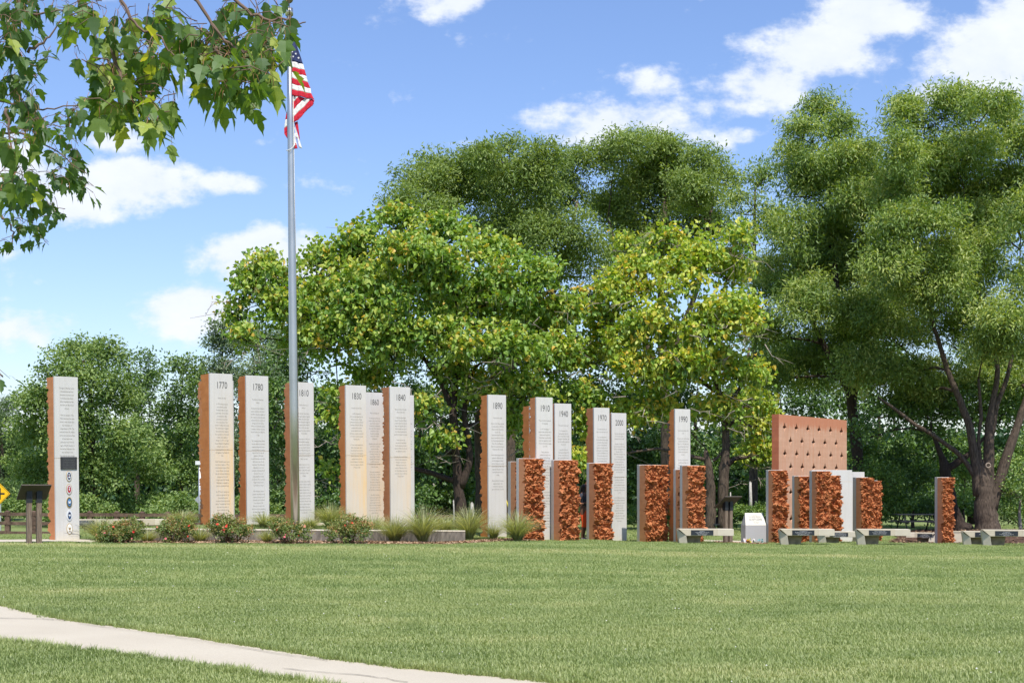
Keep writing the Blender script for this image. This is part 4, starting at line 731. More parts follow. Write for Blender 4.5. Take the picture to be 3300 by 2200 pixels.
def crown(name, lobes, d, depth, mat, parent, leaf, seed, cover=1.0, clump=.34, droop=.5, shape='kite', up=.8, fill=.22, tint0=0.5, origin=None, front=.65, lumps=8):
    """lobes: (px, py, rx, ry[, depth offset]) of each leafy mass as it stands at distance d"""
    rg = np.random.default_rng(seed); PV, OV, TV = [], [], []; cents = []
    sub_ = []
    for L in lobes:
        dz = L[4] if len(L) > 4 else rg.uniform(-.5, .5) * depth; L = (L[0], L[1], L[2], L[3], dz); S = (d + dz) / F; c = np.array(P(L[0], L[1], d + dz)); cents.append((c, np.array([L[2] * S, (L[2] + L[3]) * .5 * S, L[3] * S])))
        if not lumps: sub_.append(L); continue
        for q in range(lumps):
            w = nrm(rg.normal(0, 1, (1, 3)))[0]; w[2] = w[2] if w[2] > -.35 else -w[2]; w[1] = -abs(w[1]) if rg.random() < .7 else w[1]; k_ = rg.uniform(.50, .74); f_ = rg.uniform(.34, .56)
            sub_.append((L[0] + w[0] * L[2] * k_, L[1] - w[2] * L[3] * k_, L[2] * f_ * rg.uniform(.9, 1.25), L[3] * f_, dz + w[1] * k_ * (L[2] + L[3]) * .5 * S))
        sub_.append((L[0], L[1], L[2] * .62, L[3] * .62, dz + .2))
    for L in sub_:
        dz = L[4] if len(L) > 4 else rg.uniform(-.5, .5) * depth; D = d + dz; S = D / F; c = np.array(P(L[0], L[1], D)); r = np.array([L[2] * S, (L[2] + L[3]) * .5 * S, L[3] * S])
        rm = r.mean(); area = 4 * math.pi * rm * rm; nl = int(area * cover * (1.15 if not lumps else .50) / (leaf[0] * leaf[1] * .5)); nc = max(6, int(area / (clump * clump * 3.2)))
        u_ = nrm(rg.normal(0, 1, (nc, 3))); flip = (u_[:, 1] > .2) & (rg.random(nc) < front); u_[flip, 1] *= -1; low = (u_[:, 2] < -.3) & (rg.random(nc) < .5); u_[low, 2] *= -1
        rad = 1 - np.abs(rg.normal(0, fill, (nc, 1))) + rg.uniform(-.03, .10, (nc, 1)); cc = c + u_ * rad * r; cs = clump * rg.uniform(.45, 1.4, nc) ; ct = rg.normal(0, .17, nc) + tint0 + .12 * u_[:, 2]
        k = rg.choice(nc, nl, p=cs ** 2 / (cs ** 2).sum()); off = rg.normal(0, 1, (nl, 3)) * cs[k, None] * np.array([.62, .62, .42]); off = np.clip(off, -1.0 * cs[k, None], 1.0 * cs[k, None]); PV.append(cc[k] + off); OV.append(nrm(u_[k] + off * .8)); TV.append(ct[k] + rg.normal(0, .12, nl))
    pos, out, t = map(np.concatenate, (PV, OV, TV)); v, f, tt = leaves(pos, out, leaf[0], leaf[1], rg, droop, up, shape, t)
    o = np.array(origin); o_ = np_mesh(name, v - o, f, mat, {'tint': tt}, parent=parent); return cents, pos
def limbs(mb, nodes, cents, r0, rg, origin, n=5, wob=.12, mi=0, reach=.75):
    """grow limbs from existing nodes (pos, radius) to every lobe"""
    pts = [np.array(p, float) for p, _ in nodes]; rad = [r for _, r in nodes]; o = np.array(origin)
    order = sorted(cents, key=lambda c: np.linalg.norm(c[0] - pts[-1]))
    for c, r in order:
        tgt = c + np.array([0, 0, -.15]) * r; dd = [np.linalg.norm(tgt - p) + (3 * max(0, p[2] - tgt[2] - .3)) - .8 * rad[i] for i, p in enumerate(pts)]; k = int(np.argmin(dd)); a = pts[k]; L = np.linalg.norm(tgt - a); m = max(3, int(L / .9)); pl = [a]
        for i in range(1, m + 1):
            t = i / m; pl.append(a + (tgt - a) * t + rg.normal(0, wob, 3) * L * .12 * math.sin(math.pi * t) + np.array([0, 0, .10 * L * math.sin(math.pi * t)]))
        rr = np.linspace(min(rad[k] * .62, r0), .025, len(pl)); mb.tube([p - o for p in pl], list(rr), n, mi)
        for i in range(1, len(pl)): pts.append(pl[i]); rad.append(rr[i])
        for _ in range(5):      # side twigs inside the leafy mass
            q = pl[rg.integers(len(pl) // 2, len(pl))]; dr = rg.normal(0, 1, 3); dr[2] = abs(dr[2]) * .5; dr /= np.linalg.norm(dr); e = q + dr * r * reach; mid = (q + e) / 2 + rg.normal(0, .12, 3) * r.mean(); mb.tube([q - o, mid - o, e - o], [.03, .02, .008], 4, mi)
def stems(mb, lists, d, origin, n=9, mi=0, wob=.03, rg=None):
    out = []
    for pl in lists:
        pts = []; rr = []
        for q in pl: D = d + (q[3] if len(q) > 3 else 0); pts.append(np.array(P(q[0], q[1], D))); rr.append(q[2] * .5 * D / F)
        fine, fr_ = [], []
        for i in range(len(pts) - 1):
            for t in np.linspace(0, 1, 5)[:-1]: fine.append(pts[i] * (1 - t) + pts[i + 1] * t + (rg.normal(0, wob, 3) if rg is not None and (i or t) else 0)); fr_.append((rr[i] * (1 - t) + rr[i + 1] * t) * (1 + (rg.normal(0, .04) if rg is not None else 0)))
        fine.append(pts[-1]); fr_.append(rr[-1]); sm_ = [fine[0]] + [(fine[i - 1] + fine[i] * 2 + fine[i + 1]) / 4 for i in range(1, len(fine) - 1)] + [fine[-1]]
        mb.tube([p - np.array(origin) for p in sm_], fr_, n, mi); out += list(zip(sm_, fr_))
    return out
def tree(label, base, lobes, d, depth, leafmat, leaf, seed, trunk_w, barkm=BARK, stem=None, name='tree', group=None, dead=0, cat='tree', r0=.22, limb=True, **kw):
    c = P(base[0], base[1], d); z = gz(c.x, c.y); org = Vector((c.x, c.y, z)); r = empty(name, org, label=label, cat=cat, group=group); rg = np.random.default_rng(seed)
    cents, pos = crown('crown', lobes, d, depth, leafmat, r, leaf, seed, origin=org, **kw)
    mb = MB()
    if stem is None:
        top = min(l[1] + l[3] for l in lobes); mean = sum(l[0] for l in lobes) / len(lobes); yb = HY + (EYE - z) * F / d
        stem = [[(base[0], yb + 6, trunk_w * 1.25), (base[0] + (mean - base[0]) * .1, yb - (yb - top) * .35, trunk_w * .8), (base[0] + (mean - base[0]) * .4, top + (yb - top) * .25, trunk_w * .5), (mean, top + 8, trunk_w * .25)]]
    nodes = stems(mb, stem, d, org, rg=rg)
    if limb: limbs(mb, nodes, cents, r0, rg, org)
    mb.build('trunk', barkm, r, recalc=False)
    if dead:
        dm = MB()
        for _ in range(dead):
            k = rg.integers(len(cents)); c_, rr = cents[k]; q = c_ + rg.normal(0, .5, 3) * rr - np.array([0, 0, .5]) * rr; dr = rg.normal(0, 1, 3) * np.array([1, .6, .55]); dr[1] = -abs(dr[1]); dr[2] = -abs(dr[2]) * .6; L = rg.uniform(.4, 1.1)
            dr /= np.linalg.norm(dr); e = q + dr * L; m1 = q + dr * L * .5 + rg.normal(0, .1, 3); dm.tube([q - np.array(org), m1 - np.array(org), e - np.array(org)], [.022, .014, .005], 4)
            for _ in range(3): s_ = m1 + (e - m1) * rg.random(); e2 = s_ + (dr + rg.normal(0, .8, 3)) * L * .35; dm.tube([s_ - np.array(org), e2 - np.array(org)], [.01, .004], 4)
        tag(dm.build('dead_twigs', DEADW, r, recalc=False), kind='stuff')
    return r, cents, pos, org
L_CAT = m_leaf('catalpa_leaf', [(0, (.055, .13, .014)), (.35, (.15, .28, .03)), (.65, (.28, .40, .05)), (.88, (.48, .52, .09)), (1, (.66, .46, .07))], .36, .04)
L_CAT2 = m_leaf('yellowing_catalpa_leaf', [(0, (.06, .15, .014)), (.32, (.18, .32, .03)), (.60, (.36, .46, .05)), (.85, (.58, .58, .09)), (1, (.70, .50, .07))], .36, .04)
L_PEC = m_leaf('pecan_leaf', [(0, (.06, .115, .022)), (.5, (.17, .255, .052)), (1, (.33, .41, .11))], .38, .035)
L_OAK = m_leaf('willow_oak_leaf', [(0, (.045, .100, .018)), (.5, (.155, .25, .042)), (.8, (.30, .39, .08)), (1, (.50, .55, .18))], .38, .04)
L_FAR = m_leaf('far_leaf', [(0, (.05, .105, .028)), (.5, (.15, .245, .06)), (1, (.33, .42, .14))], .36, .03)
L_BLU = m_leaf('bluish_far_leaf', [(0, (.05, .10, .05)), (.5, (.14, .21, .10)), (1, (.34, .41, .24))], .32, .04)
L_PIN = m_leaf('pine_needle', [(0, (.035, .085, .03)), (.5, (.10, .175, .055)), (1, (.20, .28, .09))], .25, .03)
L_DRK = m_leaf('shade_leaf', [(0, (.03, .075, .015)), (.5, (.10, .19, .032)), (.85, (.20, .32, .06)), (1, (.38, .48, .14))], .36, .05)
L_ROSE = m_leaf('rose_leaf', [(0, (.04, .09, .02)), (.5, (.13, .20, .04)), (.8, (.28, .31, .08)), (1, (.48, .27, .12))], .3, .04)
L_MUH = m_leaf('muhly_blade', [(0, (.24, .17, .08)), (.25, (.20, .24, .09)), (.6, (.34, .37, .17)), (1, (.60, .59, .36))], .35, .04)

# catalpas
A = [(795, 930, 62, 80, -1), (760, 1010, 35, 60, -1), (800, 1090, 50, 55, -1.5), (850, 850, 45, 50, -.5), (880, 900, 80, 80, -1), (930, 1000, 110, 100), (1040, 850, 90, 80, .5), (1050, 990, 120, 110), (1160, 790, 70, 70, .5), (1200, 850, 110, 100), (1290, 730, 75, 75, 1.5), (1180, 745, 40, 35, 1), (1330, 850, 150, 110),
     (1450, 770, 100, 80, 1.2), (1460, 920, 160, 130, -1), (1590, 830, 100, 80, .8), (1640, 970, 150, 120), (1740, 930, 110, 100), (1820, 1020, 90, 90), (1200, 980, 150, 120, -1.5), (1080, 1120, 120, 100, -1), (1260, 1130, 150, 110, -1.5), (1440, 1110, 150, 110, -1.5), (1620, 1140, 140, 110, -1), (1770, 1170, 110, 90),
     (960, 1110, 60, 50, -.5), (1090, 1290, 55, 50, -1), (1085, 1370, 50, 60, -1), (1370, 1330, 65, 60, -1.2), (1410, 1430, 60, 50, -1), (1530, 1290, 90, 60, 0), (1700, 1270, 90, 60, 0), (1200, 1230, 90, 50, .5), (1060, 1520, 30, 40, 0), (1460, 1230, 120, 60, .5), (1640, 1350, 70, 60, 1), (1280, 960, 150, 120, 2.8), (1120, 1010, 120, 100, 2.6), (1480, 1010, 150, 120, 2.8), (1660, 1030, 150, 110, 2.6), (980, 1050, 90, 80, 2.2)]
def O4(lst, s, ox, oy): return [[(ox + q[0] / s, oy + q[1] / s, q[2] / s) + tuple(q[3:]) for q in l] for l in lst]
stA = O4([[(435, 1400, 150), (430, 1150, 115), (395, 800, 85), (375, 500, 75), (350, 200, 70), (420, -200, 55), (400, -600, 40)], [(425, 930, 75), (515, 720, 62), (490, 450, 55), (450, 250, 50), (520, -100, 40)], [(350, 250, 60), (240, -20, 50), (60, -250, 38), (-300, -420, 26), (-900, -560, 18)], [(340, 640, 34), (230, 560, 28), (60, 470, 20), (-250, 430, 12)]], 2.75, 1330, 1230)
tA = tree('large yellow-green catalpa spreading left of the 1890 slab', (1487, 1700), A, 48.5, 4.5, L_CAT, (.20, .165), 1, 30, BARK_D, stA, dead=150, cover=.95, clump=.36, droop=.8, shape='heart', fill=.30, tint0=.55, lumps=7)
stA2 = O4([[(600, 1350, 90), (592, 1150, 75), (590, 800, 70), (560, 400, 62), (600, 150, 50), (760, -150, 40)], [(570, 450, 50), (680, 230, 40), (840, 60, 28)]], 2.75, 1330, 1230)
A2 = [(1700, 1060, 110, 90, 1), (1820, 1150, 100, 80, 1), (1860, 1280, 90, 70, 0), (1690, 1370, 80, 70, 1), (1640, 1240, 90, 60, 1)]
tree('smaller catalpa whose trunk stands right behind the 1890 slab', (1547, 1705), A2, 50.5, 3, L_CAT, (.20, .17), 2, 20, BARK, stA2, dead=25, cover=.75, clump=.36, droop=.75, shape='heart', fill=.3, tint0=.47)
B = [(2150, 790, 80, 65, .5), (2060, 850, 70, 60, 0), (2010, 790, 40, 35, 0), (2260, 830, 100, 85, -.5), (2385, 775, 40, 55, 0), (2350, 890, 90, 90), (2000, 950, 110, 90, -.5), (2150, 930, 140, 100, -1), (1930, 1050, 100, 90), (2100, 1080, 150, 110, -1), (2280, 1050, 140, 110, -1), (2400, 1020, 80, 90), (1890, 1170, 90, 80), (2050, 1220, 130, 90, -1), (2220, 1210, 140, 90, -1),
     (2370, 1200, 110, 90, -.5), (2130, 780, 30, 45, 0), (1870, 1370, 75, 80), (1880, 1490, 55, 65, -.5), (2010, 1360, 90, 80, 0), (2110, 1330, 80, 60, 0), (2440, 1370, 70, 80, 3), (2440, 1480, 60, 60, 3), (2300, 1330, 90, 60, 0), (2400, 1310, 60, 60, 2.5)]
stB = O4([[(905, 1340, 125), (905, 1100, 105), (905, 900, 100), (885, 700, 85), (870, 560, 55), (865, 520, 20)], [(1040, 1350, 130), (1040, 1000, 105), (1045, 700, 105), (1065, 500, 80), (1040, 200, 75), (1000, -60, 60), (900, -350, 45)], [(1050, 300, 60), (1200, 230, 34), (1330, 300, 22)], [(1050, 120, 50), (1250, -150, 36), (1300, -500, 24)], [(930, 640, 34), (1020, 560, 20), (1100, 540, 12)],
          [(960, -60, 50), (600, -300, 38), (300, -350, 24)]], 3.137, 2000, 1280)
tB = tree('bright yellow-green catalpa behind the 1990 slab, right of the larger one', (2290, 1716), B, 50.5, 4, L_CAT2, (.20, .165), 3, 30, BARK, stB, dead=140, cover=.95, clump=.36, droop=.8, shape='heart', fill=.3, tint0=.56, lumps=7)
# pecans behind
stP = lambda x, yt, w, sp: [[(x, 1760, w * 1.3), (x + 6, 1400, w), (x - 10, 1000, w * .8), (x + 4, yt + 150, w * .4)], [(x, 1250, w * .7), (x - sp, 950, w * .5), (x - sp * 1.5, 700, w * .25)], [(x, 1200, w * .7), (x + sp, 900, w * .5), (x + sp * 1.3, 650, w * .25)]]
C1 = [(1300, 640, 60, 50), (1370, 590, 90, 70), (1410, 560, 75, 65), (1590, 520, 80, 60), (1510, 530, 70, 55), (1640, 490, 65, 45), (1740, 510, 90, 55), (1500, 640, 160, 110), (1690, 620, 140, 120), (1850, 530, 85, 70), (1820, 650, 110, 110), (1600, 620, 150, 110, 2), (1420, 640, 120, 90, 2), (1720, 720, 130, 100, 2), (1790, 780, 150, 130), (1280, 700, 60, 50), (1880, 880, 110, 110), (1400, 700, 110, 70), (1620, 760, 140, 90), (1890, 1000, 90, 70)]
tree('tall dark green pecan behind the larger catalpa', (1640, 1700), C1, 72, 7, L_PEC, (.26, .085), 11, 34, BARK, stP(1640, 560, 34, 170), group=None, cover=1.0, clump=.54, droop=.45, fill=.32, tint0=.60, cat='tree')
C2 = [(2010, 480, 90, 55), (2060, 465, 70, 40), (2150, 500, 110, 60), (2270, 540, 80, 70), (1980, 540, 90, 80), (2090, 620, 150, 110), (2240, 650, 120, 110), (1960, 700, 90, 90), (2120, 780, 150, 110), (1990, 850, 90, 90), (2280, 760, 90, 80), (2330, 590, 50, 50), (2150, 600, 140, 100, 2), (2040, 700, 120, 100, 2), (2200, 700, 120, 100, 2)]
tree('tall rounded pecan behind the brighter catalpa', (2140, 1700), C2, 74, 6, L_PEC, (.26, .085), 12, 34, BARK, stP(2140, 500, 32, 120), cover=1.0, clump=.54, droop=.45, fill=.32, tint0=.62)
C3 = [(2440, 590, 60, 60), (2400, 680, 70, 80), (2470, 740, 60, 90), (2380, 790, 70, 80), (2480, 560, 35, 45), (2430, 900, 90, 90)]
tree('slimmer tree filling the gap left of the tall willow oaks', (2430, 1700), C3, 68, 4, L_OAK, (.24, .08), 13, 26, BARK, None, cover=.6, clump=.45, droop=.6, fill=.33, tint0=.58)
# willow oaks at the right
D1 = [(2650, 370, 65, 60), (2590, 440, 70, 60), (2690, 430, 80, 70), (2560, 520, 60, 70), (2700, 530, 120, 90), (2790, 520, 70, 60), (2600, 620, 110, 100), (2740, 660, 120, 100), (2540, 760, 90, 100), (2640, 800, 140, 120), (2780, 840, 130, 120), (2520, 930, 110, 110), (2650, 1010, 160, 120), (2480, 1090, 90, 100), (2800, 1040, 140, 110), (2600, 1200, 150, 90), (2760, 1200, 130, 90), (2480, 1230, 80, 80), (2700, 640, 160, 140, 4), (2820, 700, 120, 160, 4), (2640, 920, 170, 150, 4), (2830, 960, 150, 150, 4), (2700, 1140, 180, 120, 4)]
tree('tall willow oak with a pointed top, left of the multi-stemmed tree', (2760, 1712), D1, 60, 6, L_OAK, (.24, .065), 14, 34, BARK_D, [[(2760, 1740, 46), (2765, 1500, 36), (2740, 1250, 30), (2690, 900, 20), (2660, 480, 8)], [(2745, 1280, 22), (2620, 1050, 16), (2560, 800, 8)], [(2750, 1300, 20), (2800, 1000, 14), (2780, 700, 8)]], cover=1.15, clump=.48, droop=.8, fill=.31, tint0=.60)
D2 = [(2930, 400, 90, 80), (2900, 350, 50, 45), (3050, 360, 110, 75), (3110, 320, 60, 40), (3190, 345, 90, 55), (3260, 400, 80, 80), (3290, 500, 80, 110), (2920, 510, 90, 110), (3080, 520, 160, 130), (3230, 640, 120, 120), (3290, 740, 100, 110), (2890, 640, 80, 90), (2960, 740, 170, 90, -2.5), (2880, 860, 150, 120, -2), (3020, 850, 120, 90, -1.5), (3170, 830, 120, 110, 1), (3000, 990, 150, 110, -1.5), (3240, 1060, 130, 100, -2.5), (3180, 1130, 90, 70, -2),
      (2870, 1080, 150, 110, 1.5), (3290, 930, 70, 90), (2760, 1060, 100, 110, 3), (2930, 1200, 130, 80, 2), (3100, 960, 90, 90, 1.5), (3380, 600, 120, 200), (3420, 900, 120, 200), (3400, 1120, 100, 90), (3000, 660, 150, 130, 4), (3180, 720, 120, 110, 4), (3060, 1080, 140, 110, 4), (3130, 720, 150, 120, 2), (3010, 560, 130, 110, 2), (3130, 1230, 110, 60, 3), (2960, 1270, 100, 60, 3), (3270, 1240, 80, 60, 2), (3100, 880, 130, 90, 3.5), (2900, 980, 140, 110, 3), (3240, 1180, 110, 80, 4), (2780, 1220, 90, 60, 3)]
stD = O4([[(960, 1560, 285), (958, 1440, 230), (950, 1250, 200), (935, 1080, 175), (925, 960, 130), (915, 860, 60), (912, 810, 10)], [(880, 1150, 100), (850, 850, 85), (790, 480, 72), (700, 230, 60), (590, 0, 50), (420, -600, 30)], [(850, 980, 52), (780, 850, 45), (600, 680, 44), (350, 520, 40), (130, 370, 32), (-60, 230, 20)], [(970, 1150, 130), (970, 800, 105), (982, 560, 85), (1010, 300, 58), (1065, 20, 45), (1000, -700, 26)], [(1000, 600, 52), (1060, 300, 48), (1150, 50, 40), (1250, -500, 24)], [(1000, 1280, 120), (1090, 950, 100), (1200, 640, 85), (1310, 300, 66), (1480, -200, 40)],
          [(900, 900, 40), (880, 600, 32), (900, 380, 34), (880, 60, 24)]], 2.904, 2850, 1200)
tD, cD, pD, oD = tree('large multi-stemmed willow oak at the right with a cut branch scar', (3182, 1713), D2, 55, 5, L_OAK, (.22, .062), 15, 80, BARK, stD, cover=1.1, clump=.46, droop=.8, fill=.31, tint0=.63, r0=.16)
b = MB(); c = P(3184, 1499, 53.9); ring = [(c.x + .095 * math.cos(t), c.y - .02, c.z + .095 * math.sin(t)) for t in np.linspace(0, 2 * math.pi, 13)]; b.tube([Vector(p) - oD for p in ring], .028, 6); b.build('branch_scar', m_simple('pale_scar', (.30, .24, .19), .9), tD, recalc=False)
D3 = [(3000, 1330, 120, 70), (2880, 1330, 100, 70), (3120, 1300, 100, 70), (2800, 1400, 80, 60), (3240, 1330, 110, 80), (3010, 1400, 60, 40)]
tree('dark trunk with a flared root, just behind the lone clay block', (3060, 1708), D3, 58, 4, L_DRK, (.17, .12), 16, 40, BARK_D, O4([[(720, 1500, 260), (670, 1400, 150), (625, 1230, 115), (580, 1000, 105), (570, 880, 100), (530, 780, 55), (440, 560, 30)], [(590, 900, 80), (720, 820, 66), (820, 740, 40), (950, 600, 24)]], 2.904, 2850, 1200), cover=.6, clump=.4, tint0=.45)
# understorey right
def mass(label, lobes, d, depth, mat, leaf, seed, name='bush', cat='bush', cover=.8, clump=.3, tint0=.5, stemw=10, barkm=BARK, limb=True, **kw):
    x = sum(l[0] for l in lobes) / len(lobes); return tree(label, (x, 1712), lobes, d, depth, mat, leaf, seed, stemw, barkm, None, name=name, cat=cat, cover=cover, clump=clump, tint0=tint0, r0=.05, limb=limb, **kw)
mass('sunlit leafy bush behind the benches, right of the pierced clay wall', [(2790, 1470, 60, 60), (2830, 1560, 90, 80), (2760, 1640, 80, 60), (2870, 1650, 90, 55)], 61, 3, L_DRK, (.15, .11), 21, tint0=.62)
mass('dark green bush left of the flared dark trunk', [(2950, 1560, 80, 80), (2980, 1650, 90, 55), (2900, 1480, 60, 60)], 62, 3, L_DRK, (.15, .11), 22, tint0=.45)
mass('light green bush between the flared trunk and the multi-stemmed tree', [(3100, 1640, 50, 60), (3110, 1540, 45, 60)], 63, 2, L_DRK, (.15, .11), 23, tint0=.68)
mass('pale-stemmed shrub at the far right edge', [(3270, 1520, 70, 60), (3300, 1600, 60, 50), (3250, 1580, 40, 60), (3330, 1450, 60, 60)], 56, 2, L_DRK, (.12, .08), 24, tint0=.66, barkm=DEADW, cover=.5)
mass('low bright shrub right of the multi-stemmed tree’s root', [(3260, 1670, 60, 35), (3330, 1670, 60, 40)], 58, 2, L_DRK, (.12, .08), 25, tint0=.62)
# trimmed hedge pieces
for q, (lobes, lab) in enumerate(([[(2035, 1668, 30, 36), (2075, 1668, 30, 36), (2115, 1668, 30, 36), (2150, 1670, 26, 34)], 'clipped hedge right of the 2000 slab'], [[(2380, 1668, 30, 37), (2420, 1668, 32, 37), (2460, 1668, 32, 37), (2500, 1668, 32, 37), (2540, 1670, 30, 36)], 'clipped hedge behind the sloping memorial stone'])):
    mass(lab, lobes, 53, .6, L_DRK, (.10, .075), 30 + q, name='hedge', cat='hedge', cover=1.3, clump=.18, tint0=.62, lumps=0)
# backdrop of darker trees seen under the crowns
bk = [(980, 'dark tree filling the space under the catalpa left edge'), (1240, 'dark tree seen between the 1840 and 1890 slabs'), (1420, 'dark tree behind the trunks left of the 1890 slab'), (1700, 'dark tree behind the 1910 and 1940 slabs'), (1960, 'dark tree behind the visitor and the blocks around them'), (2240, 'dark tree behind the grey broken trunk'), (2520, 'dark tree behind the pierced clay wall'), (2830, 'dark tree in deep shade behind the clay and granite slabs'), (3130, 'dark tree behind the multi-stemmed tree'), (3400, 'dark tree at the far right behind the shrubs')]
for q, (x, lab) in enumerate(bk):
    rg = np.random.default_rng(300 + q); lb = [(x + rg.uniform(-40, 40), 1180, 130, 110), (x - 90, 1330, 120, 110), (x + 90, 1340, 120, 110), (x - 60, 1480, 130, 100), (x + 100, 1500, 120, 100), (x - 90, 1620, 120, 80), (x + 60, 1630, 130, 80)]
    tree(lab, (x, 1700), lb, 80 + rg.uniform(-3, 6), 4, L_DRK, (.26, .17), 40 + q, 24, BARK_D, None, group='dark trees behind the memorial', cover=.72, clump=.5, fill=.3, tint0=.34 + .12 * rg.random())  # low tint puts the shade of the taller trees into the leaf colour
# trees at the left
F1 = [(255, 1150, 70, 60), (330, 1160, 70, 80), (200, 1210, 80, 70), (290, 1260, 120, 90), (120, 1290, 60, 50), (170, 1330, 100, 90), (380, 1300, 90, 100), (110, 1420, 90, 90), (270, 1420, 150, 110), (430, 1430, 100, 100), (140, 1540, 110, 90), (330, 1560, 150, 100), (490, 1530, 70, 90), (120, 1640, 90, 50), (260, 1650, 120, 50), (430, 1650, 110, 50), (540, 1640, 50, 40)]
tree('broad sunlit oak behind the leftmost pillar', (300, 1712), F1, 86, 6, L_FAR, (.26, .15), 51, 30, BARK, None, cover=.9, clump=.6, fill=.30, tint0=.62)
tree('narrow tulip tree with spiky tops right of the broad oak', (440, 1712), [(395, 1170, 28, 45), (415, 1240, 50, 60), (470, 1170, 25, 45), (480, 1240, 45, 50), (450, 1320, 70, 70), (510, 1210, 30, 35), (460, 1420, 70, 70)], 98, 3, L_FAR, (.28, .16), 52, 18, BARK, None, cover=.75, clump=.55, fill=.28, tint0=.36)
tree('tulip tree left of the 1770 slab', (580, 1712), [(560, 1180, 30, 35), (600, 1190, 35, 45), (590, 1270, 60, 60), (550, 1350, 70, 80), (620, 1380, 70, 90), (560, 1480, 80, 80), (620, 1560, 80, 80), (550, 1640, 70, 50), (640, 1240, 40, 50)], 96, 4, L_FAR, (.28, .16), 53, 18, BARK, None, cover=.8, clump=.6, fill=.28, tint0=.44)
tree('tall pointed conifer-like tree between the 1770 and 1780 slabs', (710, 1712), [(695, 1065, 22, 35), (700, 1120, 40, 45), (740, 1060, 30, 35), (745, 1130, 55, 60), (690, 1200, 60, 60), (740, 1260, 80, 80), (700, 1380, 80, 90), (760, 1480, 90, 90), (700, 1600, 80, 80)], 106, 4, L_BLU, (.28, .16), 54, 18, BARK, None, cover=.85, clump=.5, fill=.25, tint0=.45)
tree('silvery blue-green tree behind the 1780 slab and flagpole', (880, 1712), [(810, 1110, 60, 70), (870, 1140, 70, 80), (840, 1240, 90, 90), (920, 1270, 80, 90), (830, 1370, 90, 90), (930, 1400, 90, 90), (860, 1500, 100, 90), (960, 1540, 80, 80), (880, 1630, 100, 60), (1000, 1450, 70, 80), (1010, 1620, 80, 60)], 92, 5, L_BLU, (.24, .14), 55, 24, BARK, None, cover=.85, clump=.5, fill=.24, tint0=.55)
tree('pine at the far left edge', (10, 1712), [(30, 1310, 45, 35), (10, 1370, 60, 50), (40, 1440, 60, 50), (10, 1520, 80, 60), (40, 1600, 80, 60), (-20, 1650, 80, 40), (-60, 1400, 70, 90), (-80, 1550, 80, 90)], 100, 4, L_PIN, (.30, .05), 56, 18, BARK, None, cover=.8, clump=.45, fill=.25, tint0=.5)
for q, (x, y, lab) in enumerate(((60, 1650, 'low bush behind the fence at the far left'), (230, 1668, 'low bush behind the fence left of the broad oak trunk'), (560, 1665, 'bright low bush behind the fence left of the silver post'), (760, 1660, 'low bush between the 1770 and 1780 slabs'), (1000, 1650, 'low bush behind the 1810 slab and flagpole base'), (1230, 1650, 'low bush behind the 1860 slab'), (1400, 1640, 'dark bush behind the grass clumps'))):
    mass(lab, [(x - 50, y, 60, 45), (x + 40, y - 15, 60, 55), (x + 110, y, 50, 45)], 82, 3, L_FAR if q < 4 else L_DRK, (.20, .13), 60 + q, tint0=.6 if q < 4 else .5)
tag(np_mesh('far_wood', *(lambda v, f, t: (v, f))(*leaves(*(lambda n: (np.stack([RNG.uniform(-75, 75, n), RNG.uniform(118, 132, n), -1 + 7.5 * RNG.random(n) ** .8 * (1 + .12 * np.sin(np.arange(n)))], 1), nrm(RNG.normal(0, 1, (n, 3)))))(60000), .8, .6, RNG, tint=RNG.random(60000))), L_PIN), kind='stuff')

# catalpa pods, hanging in bunches
def pods(t, n, seed):
    r, cents, pos, org = t; rg = np.random.default_rng(seed); p = pos[rg.integers(0, len(pos), n)] - np.array(org); l = rg.uniform(.25, .42, n); x = np.zeros((n, 3)); x[:, 0] = .009; dn = np.stack([rg.normal(0, .02, n), rg.normal(0, .02, n), -l], 1)
    v = np.stack([p - x, p + x, p + dn + x * .5, p + dn - x * .5], 1).reshape(-1, 3); f = np.arange(4 * n).reshape(n, 4); tag(np_mesh('seed_pods', v, f, m_leaf('green_pods', [(0, (.18, .24, .06)), (1, (.36, .38, .12))], .2, .05), {'tint': np.repeat(rg.random(n), 4)}, parent=r), kind='stuff')
pods(tA, 2600, 5); pods(tB, 1800, 6)
